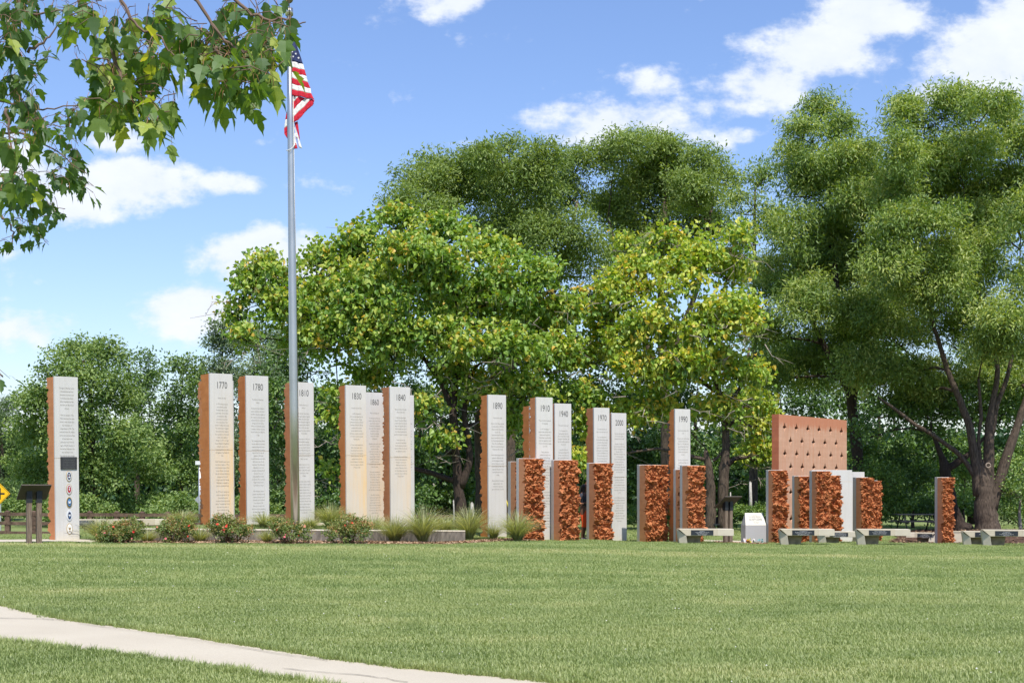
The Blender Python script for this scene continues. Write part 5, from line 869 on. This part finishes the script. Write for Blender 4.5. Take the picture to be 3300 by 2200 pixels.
# the leaves of the two catalpas that show largest, one by one
def leaf_parts(t, mat, n, seed, size):
    r, cents, pos, org = t; rg = np.random.default_rng(seed); protos = []
    half = [(0, 0), (.22, -.10), (.42, .02), (.44, .25), (.30, .55), (.14, .82), (0, 1.05)]
    for k in range(6):
        mb = MB(); cu = rg.uniform(.1, .3); be = rg.uniform(.2, .5); z = lambda x, y: cu * abs(x) - be * y * y * .5; sp = [(0, max(y, 0), z(0, y)) for _, y in half]; R_ = [(x, y, z(x, y)) for x, y in half]; L_ = [(-x, y, z(x, y)) for x, y in half]
        for E, rev in ((R_, 0), (L_, 1)):
            i0 = len(mb.v); mb.v += sp + E; m_ = len(E)
            for q in range(m_ - 1): f_ = (i0 + q, i0 + m_ + q, i0 + m_ + q + 1, i0 + q + 1); mb.f.append(f_[::-1] if rev else f_); mb.m.append(0); mb.smooth.append(True)
        me = mb.mesh('leaf', mat); at = me.attributes.new('tint', 'FLOAT', 'POINT'); at.data.foreach_set('value', [float(np.clip(.38 + .09 * k, 0, 1))] * len(me.vertices)); protos.append(me)
    c = pos[rg.integers(0, len(pos), n * 14)]; c = c[np.argsort(c[:, 1])][:n * 4]; c = c[rg.permutation(len(c))[:n]]
    for i, p in enumerate(c):
        o = link_mesh('leaf', protos[i % 6], r, p - np.array(org) + np.array([0, -.12, 0]), (rg.normal(-.9, .45), rg.normal(0, .4), rg.uniform(0, 6.28))); s_ = size * rg.uniform(.8, 1.2); o.scale = (s_, s_, s_)
    for ch in r.children:
        if ch.name.startswith('crown'): ch['kind'] = 'stuff'
leaf_parts(tA, L_CAT, 298, 71, .21); leaf_parts(tB, L_CAT2, 298, 72, .21)

# ------------------------------------------------------------------ rose bushes and grass clumps
BLOS = [m_simple('coral_petals', (.75, .10, .06), .6), m_simple('pink_petals', (.75, .22, .24), .6), m_simple('red_petals', (.60, .03, .03), .6), m_simple('faded_petals', (.62, .28, .18), .7)]
bmesh_ = [blossom_mb(.045).mesh('blossom', m) for m in BLOS]
ROSES = [([(340, 1718, 34, 26), (385, 1712, 45, 36), (430, 1705, 38, 38), (375, 1725, 60, 24)], 33.6, 'leftmost rose bush, low and wide beside the leftmost pillar', 9), ([(565, 1692, 40, 30), (560, 1715, 55, 32), (600, 1705, 35, 32), (530, 1710, 28, 28)], 33.8, 'rose bush with red blooms left of the 1770 slab', 12), ([(720, 1685, 32, 30), (745, 1708, 60, 36), (790, 1712, 35, 30), (700, 1700, 30, 34)], 33.9, 'tallest rose bush at the foot of the 1770 slab', 16), ([(900, 1695, 30, 28), (935, 1710, 55, 34), (975, 1715, 30, 28)], 34.0, 'rose bush with red blooms at the foot of the flagpole', 14), ([(1120, 1690, 48, 30), (1125, 1715, 75, 32), (1170, 1705, 38, 32), (1075, 1712, 32, 28)], 34.6, 'rightmost rose bush at the foot of the 1830 slab', 10)]
for q, (lb, d, lab, nb) in enumerate(ROSES):
    c = P(lb[1][0], 1752, d); z = gz(c.x, c.y); org = Vector((c.x, c.y, z)); r = empty('rose_bush', org, label=lab, cat='rose bush', group='rose bushes in front of the low wall'); rg = np.random.default_rng(500 + q)
    cents, pos = crown('foliage', lb, d, .35, L_ROSE, r, (.052, .036), 500 + q, cover=.85, clump=.09, fill=.34, droop=.3, tint0=.62, origin=org, front=.4, lumps=0)
    mb = MB()
    for _ in range(46):
        e = pos[rg.integers(len(pos))] - np.array(org); e[2] = max(e[2], .2) + rg.uniform(-.05, .08); s_ = np.array([e[0] * .25 + rg.normal(0, .04), e[1] * .25, 0]); mb.tube([s_, (s_ + e) / 2 + rg.normal(0, .05, 3), e], [.007, .005, .003], 4)
    mb.build('stems', m_simple('rose_stem', (.20, .11, .07), .8), r, recalc=False)
    k = rg.integers(0, len(pos), nb * 3)
    k = sorted(k, key=lambda i: pos[i][1])[:int(nb * .6)]
    for i in k:
        p = pos[i] - np.array(org) + np.array([0, -.05, .02]); link_mesh('blossom', bmesh_[rg.choice(4, p=[.4, .2, .25, .15])], r, loc=p, rot=(rg.uniform(.6, 1.5), 0, rg.uniform(-1, 1))).scale = [rg.uniform(.4, .75)] * 3
def clump(px, py, hw, hh, d, seed, label, n=760):
    rg = np.random.default_rng(seed); S = d / F; c = P(px, py, d); z = gz(c.x, c.y); W_, H_ = hw * S, hh * S; a = rg.uniform(0, 2 * math.pi, n); lean = rg.beta(1.5, 1.15, n); L = H_ * rg.uniform(.7, 1.25, n); out = lean * W_ * 1.75
    br = .09 * np.sqrt(rg.random(n)); b0 = np.stack([br * np.cos(a), br * np.sin(a), np.zeros(n)], 1); dirv = np.stack([np.cos(a), np.sin(a), np.zeros(n)], 1) + rg.normal(0, .15, (n, 3)) * [1, 1, 0]; side = np.stack([-np.sin(a), np.cos(a), np.zeros(n)], 1) * rg.uniform(.004, .008, n)[:, None]; rows = []
    for t in (0, .3, .6, .85, 1.0): p = b0 + dirv * (out * t ** 1.7)[:, None] + np.array([0, 0, 1]) * (L * (t - .42 * lean * t ** 3))[:, None]; w = side * (1 - t * .65); rows += [p - w, p + w]
    v = np.stack(rows, 1).reshape(-1, 3); base = np.arange(n)[:, None] * 10; f = np.concatenate([base + np.array([[2 * k, 2 * k + 1, 2 * k + 3, 2 * k + 2]]) for k in range(4)]); tt = np.repeat(rg.beta(2.2, 1.6, n), 10)
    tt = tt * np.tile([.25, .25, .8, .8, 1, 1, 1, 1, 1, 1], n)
    o = np_mesh('ornamental_grass', v, f, L_MUH, {'tint': tt}); o.location = (c.x, c.y, z); tag(o, label, 'grass clump', 'fountain grass clumps along the low wall')
for q, a_ in enumerate([(1363, 1752, 92, 118, 35.6, 'biggest grass clump, in front of the low wall below the 1840 slab'), (1272, 1750, 70, 80, 35.7, 'grass clump just left of the biggest one'), (1512, 1744, 78, 105, 37.8, 'grass clump at the right end of the low wall'), (1668, 1748, 80, 92, 37.0, 'rightmost grass clump, in front of the first short clay blocks'),
                       (590, 1700, 70, 62, 38.5, 'wispy grass clump behind the second rose bush'), (850, 1702, 60, 50, 37.0, 'small grass clump at the foot of the 1780 slab'), (1062, 1698, 62, 74, 38.6, 'grass clump between the 1810 and 1830 slabs'), (1205, 1702, 60, 55, 38.2, 'grass clump at the foot of the 1860 slab'), (1000, 1702, 40, 40, 37.6, 'small grass clump at the foot of the 1810 slab'),
                       (325, 1746, 62, 72, 34.6, 'grass clump leaning against the leftmost rose bush'), (475, 1748, 55, 48, 34.5, 'low grass clump right of the leftmost rose bush'), (645, 1748, 50, 55, 34.6, 'low grass clump left of the tallest rose bush'), (1430, 1706, 50, 60, 38.8, 'grass clump behind the low wall near its right end'), (1590, 1744, 45, 50, 38.2, 'small grass clump at the foot of the 1890 slab'), (860, 1748, 45, 45, 34.8, 'low grass clump left of the flagpole rose bush')]): clump(*a_[:5], 600 + q, a_[5], n=760 if a_[3] > 58 else 330)

# ------------------------------------------------------------------ flagpole and flag
d = 36.3; c = P(952.6, 1697, d); zb = gz(c.x, c.y); S = d / F; zt = EYE + (HY - 55) * S; fp = empty('flagpole', (c.x, c.y, zb), (0, -.0122, 0), label='tall tapered brushed metal flagpole with a ball on top', cat='flagpole'); H = zt - zb
def hz(py): return EYE + (HY - py) * S - zb
b = MB(); b.tube([(0, 0, -.1), (0, 0, H * .25), (0, 0, H * .55), (0, 0, H * .8), (0, 0, H)], [.124, .121, .108, .087, .074], 32); b.build('pole', ALU, fp, recalc=False)
b = MB(); b.tube([(0, 0, hz(50)), (0, 0, hz(28))], [.11, .105], 20); b.tube([(0, 0, hz(56)), (0, 0, hz(49))], [.05, .05], 12); b.build('truck', ALU, fp, recalc=False)
b = MB(); b.tube([(0, 0, hz(30)), (0, 0, hz(10))], .015, 8); b.build('spindle', BLACKM, fp, recalc=False)
bm = bmesh.new(); bmesh.ops.create_uvsphere(bm, u_segments=24, v_segments=14, radius=.115); [setattr(f_, 'smooth', True) for f_ in bm.faces]; me = bpy.data.meshes.new('finial_ball'); bm.to_mesh(me); bm.free(); me.materials.append(m_simple('dull_gold_ball', (.30, .25, .17), .3, .9)); link_mesh('finial_ball', me, fp, (0, 0, hz(-2)))
b = MB(); b.tube([(0, 0, 0), (0, 0, .12)], [.22, .17], 24); b.build('base_collar', ALU, fp, recalc=False)
b = MB(); b.tube([(.105, -.03, 1.2), (.10, -.03, H * .5), (.085, -.03, H - .1)], .008, 5); b.build('halyard', m_simple('white_rope', (.6, .6, .58), .8), fp, recalc=False)
b = MB(); b.tube([(-.115, -.06, hz(486)), (-.06, -.16, hz(490)), (.04, -.15, hz(484)), (.115, -.06, hz(470)), (.125, -.02, hz(445)), (.12, 0, hz(430))], .012, 8); b.build('rope_loop', m_simple('white_rope_beads', (.65, .65, .63), .7), fp, recalc=False)
def m_cloth(name, col): m = Mat(name); m.bump(m.noise(14, 4, .6), .02, .8); m.n; mt = m.set(col, .8, spec=.2); mt.node_tree.nodes['Principled BSDF'].inputs['Subsurface Weight'].default_value = 0; return mt
RED, WHT, NVY = m_cloth('flag_red', (.50, .02, .04)), m_cloth('flag_white', (.72, .70, .68)), m_cloth('flag_blue', (.035, .045, .12))
FX = lambda x, y: (880 + x / 3.136, y / 3.136)
flag = empty('flag', (c.x, c.y, 0), label='limp stars and stripes flag hanging folded beside the pole', cat='flag')
def cloth(pts, mi, dy=0.0, sub=6, amp=.03, ph=0.0, fold=None):
    """quad strip of cloth between two edge polylines [(xl,yl),(xr,yr)] top to bottom in crop units"""
    (a0, a1), (b0, b1) = pts; mb = MB(); v = []
    for j in range(sub + 1):
        t = j / sub
        for i in range(13):
            s = i / 12; x = (a0[0] * (1 - s) + a1[0] * s) * (1 - t) + (b0[0] * (1 - s) + b1[0] * s) * t; y = (a0[1] * (1 - s) + a1[1] * s) * (1 - t) + (b0[1] * (1 - s) + b1[1] * s) * t
            px, py = FX(x, y); w = P(px, py, d); yy = dy + amp * math.sin(x * .055 + ph + y * .008) + amp * .4 * math.sin(x * .13 - y * .02); v.append((w.x - c.x, yy, w.z))
    mb.add(v, [(j * 13 + i, j * 13 + i + 1, (j + 1) * 13 + i + 1, (j + 1) * 13 + i) for j in range(sub) for i in range(12)], 0, True); return mb
FL = {'blue_canton': [], 'red_stripe': [], 'white_stripe': []}
def fpart(kind, pts, dy=0.0, **kw): o = cloth(pts, 0, dy, **kw).build(kind, {'blue_canton': NVY, 'red_stripe': RED, 'white_stripe': WHT}[kind], flag, recalc=False); s_ = o.modifiers.new('thick', 'SOLIDIFY'); s_.thickness = .004
X0 = 196
fpart('blue_canton', [((X0, 380), (215, 380)), ((X0, 632), (306, 656))], -.06, sub=12)
edges = [(632, 306, 656), (688, 325, 718), (742, 341, 779), (800, 356, 840), (858, 382, 902), (912, 391, 955), (968, 419, 1014)]
for i in range(6): fpart(['white_stripe', 'red_stripe'][i % 2], [((X0, edges[i][0]), (edges[i][1], edges[i][2])), ((X0, edges[i + 1][0]), (edges[i + 1][1], edges[i + 1][2]))], -.06)
# the cloth folds back under itself: diagonal stripes (each between an upper and a lower edge)
dg = [((196, 985), (230, 972)), ((200, 1035), (264, 980)), ((200, 1122), (322, 992)), ((200, 1196), (386, 1006)), ((205, 1248), (412, 1052))]
for i, kd in enumerate(('white_stripe', 'red_stripe', 'white_stripe', 'red_stripe')): fpart(kd, [dg[i], dg[i + 1]], -.02, ph=1.0)
fpart('red_stripe', [((196, 950), (212, 965)), ((196, 985), (230, 972))], -.02); fpart('red_stripe', [((386, 1006), (419, 1014)), ((300, 1150), (402, 1075))], -.022); fpart('red_stripe', [((205, 1200), (320, 1140)), ((212, 1242), (262, 1216))], -.022)
for kd, q in (('white_stripe', [((147, 1060), (162, 1060)), ((130, 1130), (162, 1118))]), ('red_stripe', [((130, 1130), (162, 1118)), ((117, 1205), (162, 1180))]), ('white_stripe', [((117, 1205), (162, 1180)), ((106, 1290), (162, 1250))]), ('red_stripe', [((106, 1290), (162, 1250)), ((108, 1345), (140, 1320))]), ('red_stripe', [((108, 1345), (140, 1320)), ((150, 1412), (162, 1385))]), ('white_stripe', [((138, 1322), (162, 1280)), ((142, 1340), (162, 1385))])): fpart(kd, q, .10, amp=.012)
for kd, q in (('red_stripe', [((212, 1240), (248, 1226)), ((232, 1300), (265, 1370))]), ('white_stripe', [((205, 1262), (216, 1272)), ((236, 1400), (262, 1400))]), ('red_stripe', [((232, 1300), (265, 1370)), ((248, 1350), (268, 1420))]), ('white_stripe', [((236, 1335), (258, 1395)), ((262, 1490), (292, 1500))]), ('red_stripe', [((205, 1320), (225, 1370)), ((255, 1470), (268, 1504))]), ('white_stripe', [((205, 1370), (225, 1400)), ((225, 1480), (243, 1470))]), ('red_stripe', [((205, 1430), (232, 1450)), ((205, 1508), (246, 1498))])): fpart(kd, q, .03, amp=.015)
st = MB()
for x, y, r_ in ((217, 515, 11), (237, 560, 12), (211, 588, 11), (265, 602, 13), (204, 540, 8)):
    px, py = FX(x, y); w = P(px, py, d); pts = []
    for k in range(10): a = math.pi / 2 + k * math.pi / 5; rr = r_ / 3.136 * S * (1 if k % 2 == 0 else .42); pts.append((w.x - c.x + rr * math.cos(a), -.125, w.z + rr * math.sin(a)))
    st.add(pts + [(w.x - c.x, -.125, w.z)], [(k, (k + 1) % 10, 10) for k in range(10)]); 
st.build('white_stars', WHT, flag, recalc=False)

# ------------------------------------------------------------------ overhanging maple in the foreground
mp = empty('maple_tree', (-4.6, 4.6, gz(-4.6, 4.6)), label='maple boughs with hanging lobed leaves reaching in at the upper left', cat='tree'); mo = np.array(mp.location)
tb = MB(); mrg = np.random.default_rng(77)
tb.tube([(0, 0, -.2), (.05, 0, 1.2), (.1, .1, 2.3), (.2, .1, 3.6), (.1, .3, 5.5), (.3, .2, 8.0)], [.26, .20, .18, .15, .10, .03], 12); tb.build('trunk', BARK, mp, recalc=False)
def leafshape(var):
    rg = np.random.default_rng(var); half = [(0, 0), (.10, -.05), (.25, .03), (.38, .16), (.30, .22), (.50, .50), (.35, .50), (.21, .51), (.24, .65), (.16, .79), (.06, .90), (0, 1.12)]
    R_ = [(x * (1 + rg.normal(0, .05)), y) for x, y in half]; L_ = [(-x * (1 + rg.normal(0, .05)), y) for x, y in half[1:-1]]; curl = rg.uniform(.10, .30); bend = rg.uniform(.1, .4)
    def z3(x, y): return curl * abs(x) - bend * y * y * .5
    mb = MB(); sp = [(0, y, z3(0, y)) for _, y in half]; rt = [(x, y, z3(x, y)) for x, y in R_]; lt = [(0, 0, 0)] + [(x, y, z3(x, y)) for x, y in L_] + [(0, 1.08, z3(0, 1.08))]
    for E in (rt, lt):
        n = len(E); i0 = len(mb.v); mb.v += sp + E
        for k in range(n - 1): q = (i0 + k, i0 + n + k, i0 + n + k + 1, i0 + k + 1) if E is rt else (i0 + k, i0 + k + 1, i0 + n + k + 1, i0 + n + k); mb.f.append(q); mb.m.append(0); mb.smooth.append(True)
    mb.tube([(0, 0, 0), (.02, -.35, .10), (0, -.62, .02)], .014, 3, 1)
    return mb
L_MAP = m_leaf('maple_leaf', [(0, (.055, .12, .025)), (.40, (.13, .225, .04)), (.70, (.22, .31, .06)), (.90, (.42, .48, .08)), (1, (.50, .36, .09))], .52, .035, objrand=True); PET = m_simple('red_petiole', (.40, .20, .10), .6)
LM = [leafshape(k).mesh('leaf', [L_MAP, PET]) for k in range(5)]
spots = []; tw = MB()
def Pm(px, py, D): return np.array(P(px, py, D)) - mo
ZONES = [  # px, py, rx, ry, d, number of leaves, leaf size m
 (300, 60, 80, 80, 4.4, 14, .075), (420, 120, 110, 110, 4.5, 26, .08), (360, 215, 70, 70, 4.4, 13, .08), (410, 330, 90, 80, 4.4, 22, .085), (335, 330, 50, 60, 4.5, 10, .08), (520, 320, 60, 70, 4.4, 14, .08), (490, 410, 50, 40, 4.4, 9, .075), (255, 170, 20, 16, 4.4, 2, .065),
 (550, 60, 110, 80, 4.6, 22, .08), (480, 200, 90, 70, 4.5, 18, .08), (640, 100, 90, 80, 4.5, 20, .085), (700, 190, 90, 70, 4.5, 20, .085), (700, 270, 60, 50, 4.4, 12, .085), (780, 270, 55, 50, 4.4, 13, .085), (800, 150, 90, 80, 4.5, 18, .08), (850, 120, 50, 90, 4.4, 14, .08), (850, 230, 70, 60, 4.4, 14, .08), (895, 120, 30, 60, 4.35, 6, .075), (940, 40, 20, 20, 4.35, 2, .065), (870, 70, 50, 20, 4.4, 4, .075), (760, 30, 90, 40, 4.6, 10, .08), (840, 0, 50, 25, 4.6, 4, .08),
 (60, 40, 90, 70, 5.6, 30, .075), (40, 150, 70, 60, 5.6, 18, .075), (150, 160, 30, 60, 5.7, 7, .07), (200, 40, 50, 40, 5.6, 8, .07), (60, 250, 60, 50, 5.8, 16, .07), (80, 340, 90, 50, 5.6, 18, .075), (160, 400, 80, 60, 5.5, 18, .075), (50, 430, 60, 60, 5.2, 14, .085), (240, 380, 50, 40, 6.2, 12, .065), (220, 500, 70, 50, 6.2, 16, .065), (270, 590, 40, 50, 6.3, 10, .06), (150, 560, 80, 60, 6.0, 18, .07), (40, 570, 50, 70, 5.4, 12, .085), (90, 650, 80, 60, 6.2, 18, .065), (40, 720, 50, 50, 6.4, 10, .06), (130, 740, 50, 50, 6.4, 11, .06), (30, 790, 25, 25, 6.4, 4, .06), (160, 690, 40, 40, 6.3, 8, .06), (5, 1215, 14, 14, 6.2, 2, .06)]
BR = [([(120, -260), (240, -60), (275, 80), (340, 160), (360, 240)], 4.5), ([(200, -240), (385, -10), (430, 75), (520, 125), (590, 210)], 4.5), ([(420, -260), (620, -20), (700, 105), (760, 160), (830, 172), (920, 150)], 4.45), ([(560, -240), (760, 10), (850, 60), (940, 70), (985, 72)], 4.4), ([(360, 150), (400, 300), (470, 380), (500, 420)], 4.4), ([(700, 150), (715, 200), (735, 250)], 4.42), ([(120, -260), (60, -50), (70, 60), (50, 180)], 5.6), ([(-300, 260), (-60, 310), (60, 345), (150, 355), (300, 330)], 5.7), ([(-300, 500), (-40, 440), (60, 420), (170, 480), (280, 560)], 6.0), ([(-200, 620), (0, 600), (80, 640), (140, 700)], 6.3), ([(-200, 40), (60, 50), (160, 40), (220, 30)], 5.6), ([(20, 350), (30, 430), (45, 560)], 5.4), ([(0, 690), (40, 740), (40, 790)], 6.4), ([(-60, 1180), (0, 1205), (10, 1215)], 6.2), ([(90, 170), (150, 130), (200, 60)], 5.6), ([(70, 230), (120, 250), (60, 260)], 5.8)]
for pl, D in BR:
    pts = [Pm(x, y, D) for x, y in pl]; fine = []
    for i in range(len(pts) - 1):
        for t in np.linspace(0, 1, 6)[:-1]: fine.append(pts[i] * (1 - t) + pts[i + 1] * t)
    fine.append(pts[-1]); fine = [fine[0]] + [(fine[i - 1] + 2 * fine[i] + fine[i + 1]) / 4 + mrg.normal(0, .004, 3) for i in range(1, len(fine) - 1)] + [fine[-1]]
    tw.tube(fine, list(np.linspace(.0075, .002, len(fine))), 6)
for a_, e_ in (((.1, .1, 2.3), (240, -260, 4.5)), ((.15, .1, 2.9), (560, -240, 4.45)), ((.1, .1, 1.9), (-300, 260, 5.7)), ((.08, .05, 1.6), (-300, 500, 6.0)), ((.08, .05, 1.4), (-200, 620, 6.3)), ((.1, .1, 2.2), (120, -260, 5.6)), ((.1, .1, 2.1), (-200, 40, 5.6)), ((.05, .05, 1.2), (-60, 1180, 6.2))):
    a0 = np.array(a_); e0_ = Pm(*e_); m_ = (a0 + e0_) / 2 + np.array([0, 0, .12]); tw.tube([a0, m_, e0_], [.045, .022, .0095], 8)
for (x, y, rx, ry, D, n_, s_) in ZONES:
    k = 0; n_ = int(n_ * 1.65)
    while k < n_:
        a = mrg.uniform(0, 6.28); r_ = math.sqrt(mrg.random()); p0 = Pm(x + rx * r_ * math.cos(a) * .8, y + ry * r_ * math.sin(a) * .8 - 12, D + mrg.normal(0, .12)); dr = mrg.normal(0, 1, 3) * np.array([1, .8, .5]); dr /= np.linalg.norm(dr); L = mrg.uniform(.035, .065); tw.tube([p0 - dr * L, p0 + np.array([0, 0, .012]), p0 + dr * L - np.array([0, 0, .012])], [.0018, .0016, .001], 4)
        for t in (-.8, 0, .9):
            if k < n_: spots.append((p0 + dr * L * t, s_ * mrg.uniform(.6, 1.08))); k += 1
tag(tw.build('branches', m_simple('twig_bark', (.17, .115, .085), .85), mp, recalc=False))
spots.sort(key=lambda q: -q[1] / (q[0][1] + mo[1])); ns = len(spots); stuff = MB()
for i, (p, s_) in enumerate(spots):
    yaw = mrg.uniform(0, 6.28); tilt = mrg.normal(.50, .38); roll = mrg.normal(0, .3)
    # leaf axis +y points down with a spread, petiole rises to the twig
    M_ = Matrix.Rotation(yaw, 3, 'Z') @ Matrix.Rotation(-math.pi / 2 + tilt, 3, 'X') @ Matrix.Rotation(roll, 3, 'Y')
    loc = Vector(p) - (M_ @ Vector((0, -.62, .02))) * s_
    if i < 298: o = link_mesh('leaf', LM[i % 5], mp, loc, M_.to_euler()); o.scale = (s_ * .92, s_, s_)
    else:
        me = LM[i % 5]; vv_ = [tuple(loc + (M_ @ (v_.co * s_))) for v_ in me.vertices]; stuff.add(vv_, [tuple(q.vertices) for q in me.polygons])
        for q in range(len(me.polygons)): stuff.m[-1 - q] = me.polygons[len(me.polygons) - 1 - q].material_index
# the rest of the crown, mostly above and left of the view
up_ = []
for _ in range(2200):
    a = mrg.uniform(0, 6.28); r_ = 2.3 * mrg.random() ** .5; p = np.array([r_ * math.cos(a) - .5, r_ * math.sin(a) - .3, mrg.uniform(2.9, 7)])
    w = p + mo; py = HY - (w[2] - EYE) / max(w[1], .5) * F; px = CX + w[0] / max(w[1], .5) * F
    if w[1] > .5 and px > -60 and py > -60: continue
    up_.append(p)
up_ = np.array(up_); v, f, t = leaves(up_, nrm(mrg.normal(0, 1, up_.shape)), .11, .10, mrg, droop=1.2, shape='heart', tint=mrg.random(len(up_)))
i0 = len(stuff.v); stuff.v += [tuple(q) for q in v]; stuff.f += [tuple(int(i) + i0 for i in q) for q in f]; stuff.m += [0] * len(f); stuff.smooth += [False] * len(f)
tag(stuff.build('leaves', [L_MAP, PET], mp, recalc=False), kind='stuff')

# ------------------------------------------------------------------ visitor
def skin(name, verts, edges, rads, mat, parent, root=0, sub=2, loc=(0, 0, 0)):
    me = bpy.data.meshes.new(name); me.from_pydata(verts, edges, []); me.materials.append(mat); o = link_mesh(name, me, parent, loc); md = o.modifiers.new('skin', 'SKIN'); md.use_smooth_shade = True
    for i, r_ in enumerate(rads): sv = me.skin_vertices[0].data[i]; sv.radius = (r_, r_) if isinstance(r_, (int, float)) else r_; sv.use_root = (i == root)
    s_ = o.modifiers.new('sub', 'SUBSURF'); s_.levels = sub; s_.render_levels = sub; return o
def chain(v, e, r, start, pts):
    k = start
    for p, q in pts: v.append(p); r.append(q); e.append((k, len(v) - 1)); k = len(v) - 1
    return k
SKN = m_simple('brown_skin', (.13, .065, .04), .55, var=.05); TEE = m_simple('dark_grey_tee', (.035, .04, .055), .85, var=.15, bump=.002); CAP = m_simple('orange_capris', (.72, .085, .02), .8, var=.08, bump=.002); HAIR = m_simple('black_hair', (.012, .010, .010), .4, scale=40, stretch=(4, 4, .4)); SHOE = m_simple('grey_pink_shoe', (.30, .24, .28), .7)
cpp = P(1880, 1748, 40.7); zz = gz(cpp.x, cpp.y); ps = empty('person', (cpp.x, cpp.y, zz), (0, 0, math.radians(-18)), label='visitor in a dark tee and orange capris reading between two clay blocks', cat='person')
v, e, r = [(0, 0, .96)], [], [(.135, .15)]
sp_ = chain(v, e, r, 0, [((0, 0, 1.12), (.10, .135)), ((.01, 0, 1.30), (.115, .155)), ((.0, 0, 1.42), (.075, .11)), ((.02, 0, 1.50), .05), ((.045, 0, 1.56), .052), ((.06, 0, 1.62), (.085, .078)), ((.055, 0, 1.70), (.082, .074)), ((.045, 0, 1.755), .045)])
for s in (-1, 1):
    chain(v, e, r, 0, [((0, s * .09, .90), .088), ((.02, s * .10, .70), .076), ((.035, s * .105, .52), .056), ((.01, s * .105, .36), .054), ((-.015, s * .105, .14), .034), ((-.02, s * .105, .08), .036), ((.07, s * .11, .04), .034), ((.14, s * .115, .03), .026)])
for s in (-1, 1):
    k = chain(v, e, r, 3, [((-.01, s * .12, 1.43), .055), ((-.03, s * .19, 1.38), .05), ((-.07, s * .225, 1.22), .042), ((-.075, s * .22, 1.11), .037), ((.05, s * .20, 1.14), .036), ((.17, s * .14, 1.20), .025), ((.215, s * .12, 1.22), (.032, .022)), ((.245, s * .105, 1.235), (.034, .018))])
    kp = k
    for q, (fy, fl) in enumerate(((-.028, .060), (-.010, .070), (.010, .066), (.028, .052))): chain(v, e, r, kp, [((.275, s * .10 + fy, 1.25), .010), ((.275 + fl * .6, s * .095 + fy, 1.255), .009), ((.275 + fl, s * .09 + fy, 1.235), .008)])
    chain(v, e, r, k - 1, [((.22, s * .12 - s * .035, 1.25), .011), ((.25, s * .08, 1.275), .010), ((.275, s * .075, 1.28), .008)])
skin('body', v, e, r, SKN, ps)
# face details
fm = MB()
for s in (-1, 1): fm.tube([(.135, s * .030, 1.655), (.143, s * .030, 1.655)], .011, 8)
fm.build('eyes', m_simple('eye_dark', (.05, .04, .04), .2), ps)
v, e, r = [(.055, 0, 1.62)], [], [.02]; chain(v, e, r, 0, [((.14, 0, 1.645), .010), ((.158, 0, 1.612), .015), ((.14, 0, 1.60), .008)]); skin('nose', v, e, r, SKN, ps, sub=1)
fm = MB(); fm.tube([(.132, -.026, 1.573), (.142, 0, 1.572), (.132, .026, 1.573)], .008, 6); fm.build('mouth', m_simple('lips', (.20, .07, .06), .5), ps)
v, e, r = [(0, 0, 1.00)], [], [(.125, .155)]; chain(v, e, r, 0, [((0, 0, 1.12), (.122, .152)), ((.01, 0, 1.30), (.132, .17)), ((.0, 0, 1.41), (.095, .13)), ((.01, 0, 1.46), (.06, .075))])
for s in (-1, 1): chain(v, e, r, 3, [((-.01, s * .12, 1.425), .068), ((-.03, s * .19, 1.38), .065), ((-.06, s * .222, 1.25), .060)])
skin('tee_shirt', v, e, r, TEE, ps)
v, e, r = [(0, 0, 1.0)], [], [(.13, .155)]; chain(v, e, r, 0, [((0, 0, .93), (.145, .168))])
for s in (-1, 1): chain(v, e, r, 1, [((0, s * .09, .88), .100), ((.02, s * .10, .70), .086), ((.035, s * .105, .52), .066), ((.015, s * .105, .38), .060)])
skin('capris', v, e, r, CAP, ps)
v, e, r = [(.02, 0, 1.70)], [], [(.098, .088)]; chain(v, e, r, 0, [((.055, 0, 1.755), (.07, .06))]); chain(v, e, r, 0, [((-.015, 0, 1.62), (.072, .09)), ((-.035, 0, 1.53), (.055, .09)), ((-.045, 0, 1.43), (.04, .08)), ((-.05, 0, 1.35), (.02, .05))])
for s in (-1, 1): chain(v, e, r, 0, [((.03, s * .075, 1.63), (.04, .022)), ((.03, s * .075, 1.54), (.035, .02)), ((.035, s * .085, 1.44), (.02, .012))])
skin('hair', v, e, r, HAIR, ps)
for s in (-1, 1):
    v, e, r = [(-.05, s * .105, .045)], [], [(.045, .04)]; chain(v, e, r, 0, [((.03, s * .11, .045), (.045, .046)), ((.11, s * .112, .035), (.042, .036)), ((.165, s * .115, .028), (.03, .024))]); skin('shoe', v, e, r, SHOE, ps, sub=1)
